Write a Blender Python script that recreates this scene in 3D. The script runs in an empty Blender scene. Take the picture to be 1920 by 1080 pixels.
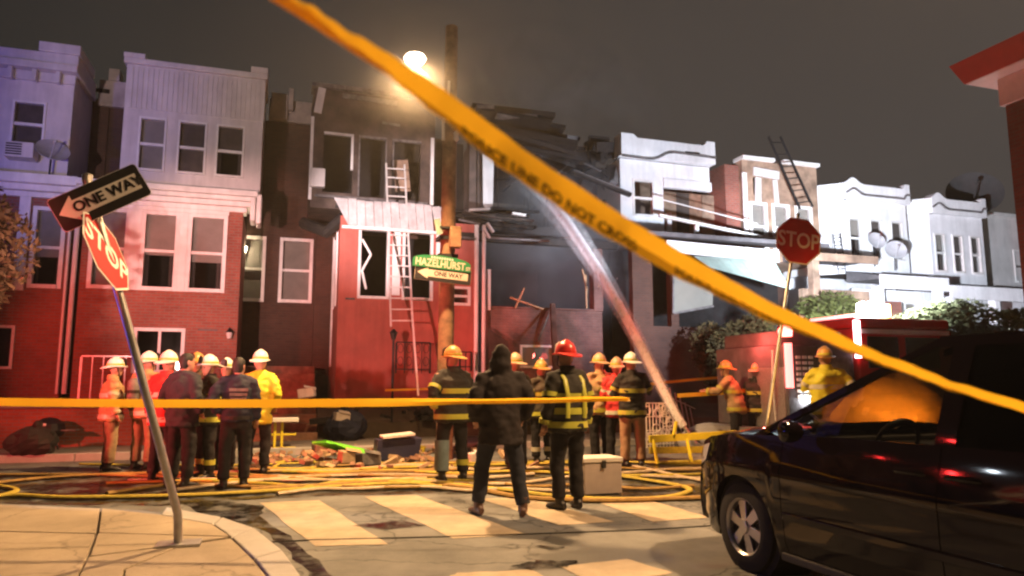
import bpy, bmesh, math, random
from mathutils import Vector, Matrix, Euler
random.seed(7)
SC = bpy.context.scene
COL = SC.collection
R = math.radians
HAZE = 0.0009

# ------------------------------------------------------------------ camera
EYE = 1.42; YAW = R(18); PIT = R(7.6); FPX = 1352.0
cam = bpy.data.cameras.new("camera"); camo = bpy.data.objects.new("camera", cam); COL.objects.link(camo)
camo.location = (0, 0, EYE); camo.rotation_euler = (R(90) + PIT, 0, -YAW)
cam.sensor_width = 36; cam.lens = FPX / 1920 * 36; cam.clip_start = 0.05; cam.clip_end = 500
cam.dof.use_dof = True; cam.dof.focus_distance = 10.5; cam.dof.aperture_fstop = 2.0
SC.camera = camo
SC.view_settings.view_transform = 'Standard'; SC.view_settings.look = 'None'
SC.view_settings.exposure = 0.0; SC.view_settings.gamma = 1.0; SC.view_settings.use_curve_mapping = False
SC.render.engine = 'CYCLES'
SC.cycles.filter_width = 2.3
SC.cycles.max_bounces = 6; SC.cycles.volume_bounces = 0; SC.cycles.transparent_max_bounces = 16
SC.cycles.volume_step_rate = 2.0; SC.cycles.volume_max_steps = 96
SC.cycles.use_denoising = True
SC.cycles.sample_clamp_indirect = 6.0
SC.cycles.caustics_reflective = False; SC.cycles.caustics_refractive = False

# ------------------------------------------------------------------ night sky (city glow on low cloud)
wd = bpy.data.worlds.new("World"); SC.world = wd; wd.use_nodes = True
nt = wd.node_tree; bg = nt.nodes["Background"]
tc = nt.nodes.new("ShaderNodeTexCoord")
dt = nt.nodes.new("ShaderNodeVectorMath"); dt.operation = 'DOT_PRODUCT'
dt.inputs[1].default_value = (0.80, 0.42, -0.42)
nt.links.new(tc.outputs["Generated"], dt.inputs[0])
wn = nt.nodes.new("ShaderNodeTexNoise"); wn.inputs["Scale"].default_value = 2.2; wn.inputs["Detail"].default_value = 3
nt.links.new(tc.outputs["Generated"], wn.inputs["Vector"])
ad = nt.nodes.new("ShaderNodeMath"); ad.operation = 'MULTIPLY_ADD'
nt.links.new(wn.outputs["Fac"], ad.inputs[0]); ad.inputs[1].default_value = 0.34; nt.links.new(dt.outputs["Value"], ad.inputs[2])
cr = nt.nodes.new("ShaderNodeValToRGB")
cr.color_ramp.elements[0].position = 0.0; cr.color_ramp.elements[0].color = (0.017, 0.016, 0.0145, 1)
cr.color_ramp.elements[1].position = 0.85; cr.color_ramp.elements[1].color = (0.062, 0.054, 0.050, 1)
nt.links.new(ad.outputs[0], cr.inputs[0]); nt.links.new(cr.outputs[0], bg.inputs[0]); bg.inputs[1].default_value = 1.0

# ------------------------------------------------------------------ lamps seen in the street, and unseen ones added for colour
def lamp(name, kind, loc, col, power, radius=0.1, target=None, cone=None, blend=0.4):
    l = bpy.data.lights.new(name, kind); o = bpy.data.objects.new(name, l); COL.objects.link(o)
    l.color = col; l.energy = power; l.shadow_soft_size = radius; o.location = loc
    if kind == 'SPOT': l.spot_size = R(cone); l.spot_blend = blend
    if target is not None:
        o.rotation_euler = (Vector(target) - Vector(loc)).to_track_quat('-Z', 'Y').to_euler()
    return o
def ray(px, py):
    a = (px - 960) / FPX; b = (540 - py) / FPX
    fh = math.cos(PIT) - b * math.sin(PIT); z = math.sin(PIT) + b * math.cos(PIT)
    return Vector((a * math.cos(YAW) + fh * math.sin(YAW), -a * math.sin(YAW) + fh * math.cos(YAW), z))
def onY(px, py, Y):            # surveyed point on the vertical plane Y
    d = ray(px, py); return Vector((0, 0, EYE)) + d * (Y / d.y)
def onZ(px, py, z=0.0):        # surveyed point on the level z
    d = ray(px, py); return Vector((0, 0, EYE)) + d * ((z - EYE) / d.z)
def onX(px, py, X):
    d = ray(px, py); return Vector((0, 0, EYE)) + d * (X / d.x)
def XY(px, py, Y): return onY(px, py, Y).x
def ZY(px, py, Y): return onY(px, py, Y).z

LAMP = onY(778, 112, 11.7)
RED = (1.0, 0.095, 0.075); BLUE = (0.12, 0.10, 1.0); WHITE = (0.86, 0.90, 1.0); SOD = (1.0, 0.58, 0.26)
lamp("street_lamp_light", 'SPOT', LAMP - Vector((0, 0, 0.16)), SOD, 6000, 0.16, LAMP - Vector((0, 2.0, 5)), 150, 0.5)
lamp("corner_street_lamp_light", 'SPOT', (7.5, 4.2, 8.5), (1.0, 0.59, 0.28), 6800, 0.2, (0.8, 5.6, 0), 86, 0.8)
lamp("unseen_red_beacon", 'SPOT', (-8.5, 8.5, 2.7), RED, 4200, 0.12, (-2.0, 19.0, 2.2), 40, 0.6)  # unseen beacons off to the left, added for the red light
lamp("unseen_red_beacon", 'SPOT', (-8.2, 9.4, 2.2), RED, 7000, 0.12, (-1.4, 12.4, 1.9), 40, 0.6)
lamp("unseen_red_beacon", 'SPOT', (-5.5, 2.5, 2.4), RED, 3200, 0.10, (2.4, 19.0, 2.2), 24, 0.6)
lamp("unseen_red_beacon", 'SPOT', (-5.5, 2.6, 2.4), RED, 3400, 0.10, (7.2, 19.0, 2.2), 22, 0.7)
lamp("unseen_red_beacon", 'SPOT', (-5.5, 2.7, 2.4), RED, 1500, 0.10, onY(1493, 453, 10.34), 6, 0.5)  # narrow red beam added for the far stop sign alone
lamp("added_pink_spot", 'SPOT', (-4.0, 4.5, 2.2), (1.0, .54, .48), 9200, 0.10, (-1.6, 19.0, 4.1), 25, 0.8)  # unseen pink spots added to brighten the brick fronts
lamp("added_pink_spot", 'SPOT', (-5.6, 2.3, 2.0), (1.0, .56, .50), 7500, 0.10, (3.3, 19.0, 3.6), 21, 0.8)
lamp("unseen_blue_beacon", 'SPOT', (-9.0, 6.0, 2.0), BLUE, 2500, 0.10, (-6.3, 19.5, 8.6), 36, 0.7)  # unseen lamp added for the blue on the leftmost house
lamp("engine_scene_floodlight", 'SPOT', (11.6, 11.9, 3.35), (.80, .87, 1.0), 13000, 0.16, (21.0, 19.5, 6.0), 96, 0.9)
lamp("engine_scene_floodlight", 'SPOT', (11.2, 11.9, 3.35), (.74, .84, 1.0), 4600, 0.16, (10.4, 19.5, 5.8), 82, 0.9)
lamp("engine_scene_floodlight", 'SPOT', (11.0, 11.9, 3.35), (.84, .90, 1.0), 5200, 0.12, onY(1062, 425, 17.8), 24, .8)
lamp("engine_red_beacon", 'SPOT', (9.25, 11.6, 2.2), RED, 900, 0.08, (6.0, 12.2, 1.25), 26, .7)
lamp("engine_red_beacon", 'POINT', (9.2, 12.6, 2.3), RED, 90, 0.08)
lamp("engine_red_beacon", 'SPOT', (9.3, 11.5, 2.5), RED, 800, 0.08, onY(1168, 596, 15.4), 20, 0.9)
lamp("added_pink_spot", 'SPOT', (-7.0, 1.0, 2.2), (1.0, 0.76, 0.77), 4700, 0.1, (-1.7, 19.5, 7.9), 34, 0.8)  # another added pink spot, for the pale upper bay
lamp("added_pink_spot", 'SPOT', (-6.0, 2.0, 2.2), (1.0, 0.78, 0.78), 29000, 0.1, (2.8, 19.0, 6.0), 15, 0.8)  # pink spot added to brighten the awning
lamp("added_kerb_spot", 'SPOT', (-6.0, 10.8, 0.9), (0.80, 0.88, 1.0), 2400, 0.08, onZ(450, 972), 9, 0.7)  # unseen cool spot added for the pale patch by the kerb
VAN = (3.45, 3.6, .9)  # unseen spots aimed here are added for coloured glints on the van
for q, w in (((-6.5, 15.6, 4.7), 60), ((-6.5, 15.05, 4.88), 110), ((-6.5, 14.8, 5.0), 90), ((-6.5, 14.5, 5.2), 60), ((-6.5, 12.3, 4.7), 60)): lamp("van_glint_red_spot", 'SPOT', q, (1, .03, .03), w * 1.1, 0.06, VAN, 16, .5)
lamp("van_glint_white_spot", 'SPOT', (-6.5, 14.3, 3.73), (1, .85, .75), 160, 0.09, VAN, 16, .5)
lamp("van_glint_white_spot", 'SPOT', (-6.5, 11.5, 5.2), (.8, .9, 1.0), 70, 0.07, VAN, 20, .5)
lamp("van_glint_blue_spot", 'SPOT', (-6.2, 8.6, 1.5), BLUE, 300, 0.16, VAN, 26, .5)  # added blue spot, again only for the van's reflections

# ------------------------------------------------------------------ materials
MATS = {}
def mat(name, col, rough=0.7, metal=0.0, var=0.25, scale=6.0, bump=0.0, bscale=40.0, spec=0.4, emit=None, estr=0.0, trans=0.0, coat=0.0, streak=0.0):
    if name in MATS: return MATS[name]
    m = bpy.data.materials.new(name); m.use_nodes = True; n = m.node_tree.nodes; L = m.node_tree.links
    p = n["Principled BSDF"]
    p.inputs["Roughness"].default_value = rough; p.inputs["Metallic"].default_value = metal
    p.inputs["Specular IOR Level"].default_value = spec
    if coat: p.inputs["Coat Weight"].default_value = coat; p.inputs["Coat Roughness"].default_value = 0.04
    t = n.new("ShaderNodeTexCoord")
    ns = n.new("ShaderNodeTexNoise"); ns.inputs["Scale"].default_value = scale; ns.inputs["Detail"].default_value = 6; ns.inputs["Roughness"].default_value = 0.62
    L.new(t.outputs["Object"], ns.inputs["Vector"])
    r = n.new("ShaderNodeValToRGB")
    a = [max(0, c * (1 - var)) for c in col[:3]]; b = [min(1, c * (1 + var)) for c in col[:3]]
    r.color_ramp.elements[0].position = 0.3; r.color_ramp.elements[0].color = (*a, 1)
    r.color_ramp.elements[1].position = 0.7; r.color_ramp.elements[1].color = (*b, 1)
    L.new(ns.outputs["Fac"], r.inputs[0]); L.new(r.outputs[0], p.inputs["Base Color"])
    if streak:            # grime run down by rain
        mp = n.new("ShaderNodeMapping"); mp.inputs["Scale"].default_value = (7, 7, .55); L.new(t.outputs["Object"], mp.inputs[0])
        n3 = n.new("ShaderNodeTexNoise"); n3.inputs["Scale"].default_value = 1; n3.inputs["Detail"].default_value = 6; n3.inputs["Roughness"].default_value = .7; L.new(mp.outputs[0], n3.inputs["Vector"])
        r3 = n.new("ShaderNodeMapRange"); r3.inputs[1].default_value = .36; r3.inputs[2].default_value = .60; r3.inputs[3].default_value = 1 - streak; r3.inputs[4].default_value = 1; L.new(n3.outputs["Fac"], r3.inputs[0])
        m3_ = n.new("ShaderNodeMix"); m3_.data_type = 'RGBA'; m3_.blend_type = 'MULTIPLY'; m3_.inputs[0].default_value = 1; L.new(r.outputs[0], m3_.inputs[6]); L.new(r3.outputs[0], m3_.inputs[7]); L.new(m3_.outputs[2], p.inputs["Base Color"])
    if bump:
        n2 = n.new("ShaderNodeTexNoise"); n2.inputs["Scale"].default_value = bscale; n2.inputs["Detail"].default_value = 4
        L.new(t.outputs["Object"], n2.inputs["Vector"])
        bp = n.new("ShaderNodeBump"); bp.inputs["Strength"].default_value = bump; bp.inputs["Distance"].default_value = 0.02
        L.new(n2.outputs["Fac"], bp.inputs["Height"]); L.new(bp.outputs[0], p.inputs["Normal"])
    if emit: p.inputs["Emission Color"].default_value = (*emit, 1); p.inputs["Emission Strength"].default_value = estr
    MATS[name] = m; return m

def brick_mat(name, c1, c2, mortar, soot=0.0):
    m = bpy.data.materials.new(name); m.use_nodes = True; n = m.node_tree.nodes; L = m.node_tree.links
    p = n["Principled BSDF"]; p.inputs["Roughness"].default_value = 0.85
    t = n.new("ShaderNodeTexCoord")
    sx = n.new("ShaderNodeSeparateXYZ"); L.new(t.outputs["Object"], sx.inputs[0])
    ad = n.new("ShaderNodeMath"); L.new(sx.outputs[0], ad.inputs[0]); L.new(sx.outputs[1], ad.inputs[1])
    cb = n.new("ShaderNodeCombineXYZ"); L.new(ad.outputs[0], cb.inputs[0]); L.new(sx.outputs[2], cb.inputs[1])
    b = n.new("ShaderNodeTexBrick"); b.inputs["Color1"].default_value = (*c1, 1); b.inputs["Color2"].default_value = (*c2, 1); b.inputs["Mortar"].default_value = (*mortar, 1)
    b.inputs["Scale"].default_value = 1; b.inputs["Brick Width"].default_value = 0.21; b.inputs["Row Height"].default_value = 0.072
    b.inputs["Mortar Size"].default_value = 0.010; b.inputs["Bias"].default_value = -0.1
    L.new(cb.outputs[0], b.inputs["Vector"])
    ns = n.new("ShaderNodeTexNoise"); ns.inputs["Scale"].default_value = 0.9; ns.inputs["Detail"].default_value = 7; ns.inputs["Roughness"].default_value = 0.65
    L.new(t.outputs["Object"], ns.inputs["Vector"])
    r = n.new("ShaderNodeValToRGB"); lo = 0.55 * (1 - soot)
    r.color_ramp.elements[0].position = 0.32; r.color_ramp.elements[0].color = (lo, lo, lo, 1)
    r.color_ramp.elements[1].position = 0.68; r.color_ramp.elements[1].color = (1, 1, 1, 1)
    L.new(ns.outputs["Fac"], r.inputs[0])
    mx = n.new("ShaderNodeMix"); mx.data_type = 'RGBA'; mx.blend_type = 'MULTIPLY'; mx.inputs[0].default_value = 1
    L.new(b.outputs["Color"], mx.inputs[6]); L.new(r.outputs[0], mx.inputs[7]); L.new(mx.outputs[2], p.inputs["Base Color"])
    bp = n.new("ShaderNodeBump"); bp.inputs["Strength"].default_value = 0.5; bp.inputs["Distance"].default_value = 0.012; bp.invert = True
    L.new(b.outputs["Fac"], bp.inputs["Height"]); L.new(bp.outputs[0], p.inputs["Normal"])
    return m

def glass_mat(name, tint, tmix=0.8, rough=0.03):
    m = bpy.data.materials.new(name); m.use_nodes = True; n = m.node_tree.nodes; L = m.node_tree.links
    n.remove(n["Principled BSDF"]); out = n["Material Output"]
    tr = n.new("ShaderNodeBsdfTransparent"); tr.inputs[0].default_value = (*[c * tmix for c in tint], 1)
    gl = n.new("ShaderNodeBsdfGlossy"); gl.inputs["Roughness"].default_value = rough; gl.inputs[0].default_value = (0.9, 0.9, 0.9, 1)
    fr = n.new("ShaderNodeFresnel"); fr.inputs[0].default_value = 1.45; ge = n.new("ShaderNodeNewGeometry"); fm = n.new("ShaderNodeMath"); fm.operation = 'SUBTRACT'; fm.use_clamp = True; L.new(fr.outputs[0], fm.inputs[0]); L.new(ge.outputs["Backfacing"], fm.inputs[1])
    nz = n.new("ShaderNodeTexNoise"); nz.inputs["Scale"].default_value = 3; bp = n.new("ShaderNodeBump"); bp.inputs["Strength"].default_value = 0.03
    L.new(nz.outputs["Fac"], bp.inputs["Height"]); L.new(bp.outputs[0], gl.inputs["Normal"])
    mx = n.new("ShaderNodeMixShader"); L.new(fm.outputs[0], mx.inputs[0]); L.new(tr.outputs[0], mx.inputs[1]); L.new(gl.outputs[0], mx.inputs[2])
    L.new(mx.outputs[0], out.inputs[0]); return m

def emis(name, col, s):
    m = bpy.data.materials.new(name); m.use_nodes = True; n = m.node_tree.nodes
    p = n["Principled BSDF"]; p.inputs["Base Color"].default_value = (*[min(1, c) for c in col], 1)
    p.inputs["Emission Color"].default_value = (*col, 1); p.inputs["Emission Strength"].default_value = s
    return m

def ground_mat(name, c1, c2, rough, wet=0.0, scale=1.2, crack=0.0):
    m = bpy.data.materials.new(name); m.use_nodes = True; n = m.node_tree.nodes; L = m.node_tree.links
    p = n["Principled BSDF"]; t = n.new("ShaderNodeTexCoord")
    a = n.new("ShaderNodeTexNoise"); a.inputs["Scale"].default_value = scale; a.inputs["Detail"].default_value = 8; a.inputs["Roughness"].default_value = 0.68
    f = n.new("ShaderNodeTexNoise"); f.inputs["Scale"].default_value = 90; f.inputs["Detail"].default_value = 3
    for q in (a, f): L.new(t.outputs["Object"], q.inputs["Vector"])
    s = n.new("ShaderNodeMath"); s.operation = 'MULTIPLY_ADD'; L.new(f.outputs["Fac"], s.inputs[0]); s.inputs[1].default_value = 0.35; L.new(a.outputs["Fac"], s.inputs[2])
    r = n.new("ShaderNodeValToRGB"); r.color_ramp.elements[0].position = 0.42; r.color_ramp.elements[0].color = (*c1, 1)
    r.color_ramp.elements[1].position = 0.92; r.color_ramp.elements[1].color = (*c2, 1)
    L.new(s.outputs[0], r.inputs[0])
    w = n.new("ShaderNodeTexNoise"); w.inputs["Scale"].default_value = 0.55; w.inputs["Detail"].default_value = 5; L.new(t.outputs["Object"], w.inputs["Vector"])
    wr = n.new("ShaderNodeValToRGB"); wr.color_ramp.elements[0].position = 0.52; wr.color_ramp.elements[0].color = (0, 0, 0, 1); wr.color_ramp.elements[1].position = 0.62; wr.color_ramp.elements[1].color = (wet, wet, wet, 1)
    L.new(w.outputs["Fac"], wr.inputs[0])
    mx = n.new("ShaderNodeMix"); mx.data_type = 'RGBA'; L.new(wr.outputs[0], mx.inputs[0]); L.new(r.outputs[0], mx.inputs[6]); mx.inputs[7].default_value = (c1[0] * .45, c1[1] * .45, c1[2] * .45, 1)
    last = mx.outputs[2]
    if crack:
        vo = n.new("ShaderNodeTexVoronoi"); vo.feature = 'DISTANCE_TO_EDGE'; vo.inputs["Scale"].default_value = .75
        wv = n.new("ShaderNodeTexNoise"); wv.inputs["Scale"].default_value = 2.5; wv.inputs["Detail"].default_value = 5; L.new(t.outputs["Object"], wv.inputs["Vector"])
        va = n.new("ShaderNodeVectorMath"); va.operation = 'MULTIPLY_ADD'; L.new(wv.outputs["Color"], va.inputs[0]); va.inputs[1].default_value = (.7, .7, .7); L.new(t.outputs["Object"], va.inputs[2]); L.new(va.outputs[0], vo.inputs["Vector"])
        vm = n.new("ShaderNodeMapRange"); vm.inputs[1].default_value = .0; vm.inputs[2].default_value = .018; vm.inputs[3].default_value = 1 - .75 * crack; vm.inputs[4].default_value = 1; L.new(vo.outputs["Distance"], vm.inputs[0])
        mc = n.new("ShaderNodeMix"); mc.data_type = 'RGBA'; mc.blend_type = 'MULTIPLY'; mc.inputs[0].default_value = 1; L.new(last, mc.inputs[6]); L.new(vm.outputs[0], mc.inputs[7]); last = mc.outputs[2]
    L.new(last, p.inputs["Base Color"])
    rm = n.new("ShaderNodeMath"); rm.operation = 'MULTIPLY_ADD'; L.new(wr.outputs[0], rm.inputs[0]); rm.inputs[1].default_value = -(rough - 0.12); rm.inputs[2].default_value = rough
    L.new(rm.outputs[0], p.inputs["Roughness"])
    bp = n.new("ShaderNodeBump"); bp.inputs["Strength"].default_value = 0.35; bp.inputs["Distance"].default_value = 0.006
    L.new(f.outputs["Fac"], bp.inputs["Height"]); L.new(bp.outputs[0], p.inputs["Normal"])
    return m

M = dict(
 asphalt=ground_mat("asphalt", (.062, .066, .066), (.215, .222, .215), .82, wet=.55, crack=1.0),
 concrete=ground_mat("concrete_slab", (.20, .165, .115), (.45, .375, .275), .85, wet=.25, scale=.9, crack=.5),
 concrete_far=ground_mat("concrete_far", (.13, .12, .11), (.22, .20, .18), .85, wet=.5),
 kerb=ground_mat("kerb_stone", (.30, .29, .28), (.46, .45, .43), .8, scale=2.0),
 earth=ground_mat("earth_bank", (.035, .026, .018), (.10, .07, .045), .95, scale=2.0),
 paint=ground_mat("road_paint", (.24, .20, .14), (.50, .41, .29), .75, wet=.35, scale=2.5),
 brick=brick_mat("red_brick", (.36, .10, .065), (.28, .075, .05), (.26, .17, .14)),
 brick_dark=brick_mat("brown_brick", (.10, .042, .026), (.075, .032, .02), (.08, .05, .04)),
 brick_soot=brick_mat("sooty_brick", (.26, .13, .11), (.20, .10, .085), (.20, .14, .13), soot=.6),
 white=mat("white_trim", (.78, .76, .74), .55, var=.12, streak=.11, scale=2.5, bump=.08, bscale=12),
 siding=mat("pale_siding", (.64, .60, .585), .6, var=.14, streak=.13, scale=1.3, bump=.05),
 white_paint=mat("white_stucco", (.80, .80, .82), .7, var=.12, streak=.11, scale=1.6, bump=.15, bscale=25),
 cream=mat("cream_parapet", (.42, .36, .31), .8, var=.3, scale=2.0, bump=.2),
 soot=mat("soot_black", (.011, .010, .010), .9, var=.6, scale=3.5, bump=.6, bscale=18),
 char=mat("charred_wood", (.016, .013, .012), .85, var=.7, scale=9, bump=.7, bscale=30),
 charb=mat("scorched_siding", (.070, .050, .042), .85, var=.7, scale=1.6, bump=.4, bscale=12),
 ash=mat("ash_grey", (.14, .13, .13), .9, var=.6, scale=5, bump=.6),
 tan=mat("scorched_tan", (.30, .20, .14), .85, var=.5, scale=2.2, bump=.4),
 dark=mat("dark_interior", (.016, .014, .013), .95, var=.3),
 wood=mat("weathered_pole_wood", (.17, .10, .055), .85, var=.45, scale=5, bump=.6, bscale=22),
 plank=mat("raw_wood", (.42, .29, .17), .8, var=.3, scale=8),
 brown=mat("brown_step", (.26, .14, .09), .9, var=.4, scale=4, bump=.3),
 blind=mat("window_blind", (.40, .37, .33), .8, var=.12, scale=3),
 blind_d=mat("dim_curtain", (.14, .12, .11), .9, var=.3, scale=3),
 metal=mat("galvanised_steel", (.42, .41, .40), .42, metal=.9, var=.18, scale=9),
 alu=mat("ladder_aluminium", (.66, .64, .62), .5, metal=.0, var=.15),
 iron=mat("black_iron", (.02, .02, .022), .5, metal=.4, var=.3),
 sign_red=mat("stop_sign_red", (.36, .012, .016), .75, var=.10, spec=.12),
 sign_white=mat("sign_white", (.70, .68, .66), .7, var=.06),
 sign_dimmed=mat("dimmed_sign_white", (.40, .35, .29), .7, var=.15),  # sign white darkened in colour against the street lamp's glare
 sign_black=mat("sign_black", (.015, .015, .016), .45, var=.2),
 sign_green=mat("sign_green", (.010, .13, .05), .45, var=.12),
 carp=mat("dark_car_paint", (.007, .004, .006), .055, var=.1, spec=.30),
 tyre=mat("tyre_rubber", (.014, .013, .013), .85, var=.2, bump=.2),
 rim=mat("alloy_rim", (.52, .50, .50), .3, metal=.85, var=.08),
 plastic=mat("black_plastic", (.012, .012, .013), .5, var=.2),
 seat=mat("car_seat_cloth", (.09, .075, .06), .9, var=.2),
 headl=mat("headlamp_lens", (.65, .62, .60), .12, var=.05, spec=.8),
 engine_red=mat("fire_engine_red", (.42, .012, .014), .25, var=.08, spec=.5, coat=.6),
 engine_white=mat("engine_white", (.75, .74, .72), .3, var=.06),
 plate=mat("diamond_plate", (.48, .47, .46), .35, metal=.8, var=.3, scale=30, bump=.5, bscale=40),
 skin=mat("skin", (.42, .22, .15), .55, var=.12),
 skin_d=mat("brown_skin", (.16, .085, .055), .55, var=.12),
 hair=mat("dark_hair", (.006, .005, .004), .6, var=.4, bump=.5, bscale=80),
 eye=mat("eye", (.03, .02, .02), .2),
 coat_blk=mat("black_turnout", (.022, .020, .017), .85, var=.35, scale=7, bump=.5, bscale=9),
 coat_olv=mat("olive_turnout", (.055, .045, .028), .85, var=.35, scale=7, bump=.5, bscale=9),
 coat_tan=mat("tan_turnout", (.40, .26, .13), .85, var=.25, scale=6, bump=.5, bscale=9),
 coat_yel=mat("yellow_rain_coat", (.62, .56, .03), .6, var=.15, scale=4, bump=.4, bscale=8),
 coat_redlit=mat("red_lit_coat", (.55, .03, .03), .7, var=.2, scale=5, bump=.4, bscale=9),  # red light put into the coat colour
 coat_navy=mat("navy_uniform", (.009, .012, .030), .8, var=.3, bump=.5, bscale=9),
 coat_drk=mat("dark_jacket", (.014, .010, .012), .85, var=.3, bump=.5, bscale=8),
 coat_grey=mat("slate_jacket", (.020, .022, .030), .85, var=.3, bump=.5, bscale=8),
 trou=mat("dark_trousers", (.009, .008, .010), .9, var=.3, bump=.5, bscale=10),
 trou_tan=mat("tan_bunker_trousers", (.30, .21, .12), .9, var=.25, bump=.5, bscale=10),
 trou_jean=mat("blue_black_jeans", (.022, .026, .040), .9, var=.3, bump=.5, bscale=10),
 boot=mat("black_boot", (.015, .013, .012), .5, var=.3),
 boot_br=mat("brown_shoe", (.10, .05, .035), .5, var=.3),
 band_y=mat("lime_reflective_band", (.42, .42, .05), .45, var=.15, spec=.6),
 band_s=mat("silver_reflective_band", (.55, .52, .40), .4, var=.15, spec=.6),
 helm_w=mat("white_fire_helmet", (.66, .63, .60), .35, var=.10, spec=.5),
 helm_y=mat("yellow_fire_helmet", (.46, .24, .07), .4, var=.18, spec=.5),
 helm_r=mat("red_fire_helmet", (.50, .03, .025), .35, var=.12, spec=.5),
 helm_t=mat("tan_fire_helmet", (.46, .30, .18), .45, var=.18, spec=.5),
 hose_y=mat("yellow_hose_jacket", (.40, .31, .04), .75, var=.25, scale=12, bump=.3, bscale=60),
 hose_o=mat("ochre_hose_jacket", (.27, .16, .04), .75, var=.25, scale=12, bump=.3, bscale=60),
 hose_w=mat("tan_hose_jacket", (.46, .36, .24), .75, var=.25, scale=12, bump=.3, bscale=60),
 lime=mat("lime_board", (.16, .62, .03), .55, var=.15),
 cooler=mat("pinkish_grey_plastic", (.40, .34, .32), .6, var=.1),
 cooler_lid=mat("pale_plastic", (.62, .58, .54), .55, var=.08),
 yellow=mat("yellow_plastic", (.70, .58, .04), .5, var=.12),
 blue_bin=mat("navy_plastic", (.020, .024, .06), .5, var=.2),
 awn=mat("white_awning_metal", (.74, .68, .68), .55, var=.18, streak=.2, scale=3),
 awn_g=mat("pale_green_awning", (.36, .47, .42), .7, var=.25, scale=1.5),
 panel=mat("grey_green_panel", (.20, .20, .17), .7, var=.15, scale=1),
 porch_top=mat("porch_roof_felt", (.10, .095, .10), .9, var=.4, scale=2, bump=.3),
 dish=mat("grey_dish", (.05, .048, .048), .6, var=.15),
 dish_l=mat("pale_dish", (.40, .40, .42), .6, var=.15),
 glass=glass_mat("window_glass", (1, 1, 1), .85),
 carglass=glass_mat("car_glass", (.92, .92, .90), .66, .01),
 carglass_d=glass_mat("privacy_glass", (.30, .28, .28), .35, .01),
 leaf=mat("hedge_leaf", (.075, .085, .022), .6, var=.55, scale=3),
 leaf_b=mat("autumn_leaf", (.24, .14, .05), .65, var=.6, scale=3),
 leg_sheen=mat("slate_leg_sheen", (.13, .18, .20), .6, var=.25, bump=.4, bscale=10),  # light reflected by a trouser leg, put into a colour
 orange_standin=mat("reflected_orange_tone", (.62, .24, .03), .6, var=.35, scale=2.5, bump=.6, bscale=6),  # orange of the window reflections put into a colour
 leaf_o=mat("dull_olive_leaf", (.070, .048, .014), .75, var=.6, scale=3),
 leaf_d=mat("dark_autumn_leaf", (.075, .034, .014), .7, var=.6, scale=3),
 leaf_y=mat("yellow_leaf", (.30, .17, .03), .6, var=.5, scale=3),
 leaf_g=mat("tree_leaf", (.10, .11, .05), .6, var=.5, scale=3),
 bark=mat("bark", (.055, .04, .03), .95, var=.4, bump=.5),
 lampglow=emis("sodium_lamp_glow", (1, .80, .55), 28),
 floodglow=emis("floodlight_glow", (.95, .97, 1.0), 70),
 amberglow=emis("amber_lamp_glow", (1, .68, .22), 22),
 pinkglow=emis("pink_edge_glow", (1, .55, .60), 9),  # glow for the light caught on the engine's cab edge
 redglow=emis("red_beacon_glow", (1, .10, .08), 14),
 redcol=emis("red_lens_glow", (1, .22, .20), 3.5),
 porchglow=emis("porch_lamp_glow", (1, .85, .6), 22),
 bluecloth=mat("blue_tarp", (.06, .05, .40), .6, var=.2),
 brick_corner=brick_mat("corner_brick", (.20, .028, .018), (.15, .02, .014), (.14, .05, .035)),  # deeper red brick of the corner building
 corner_trim=mat("corner_trim_red", (.40, .02, .02), .5, var=.1),
 corner_soffit=mat("corner_soffit", (.70, .55, .55), .6, var=.08),
)

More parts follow.
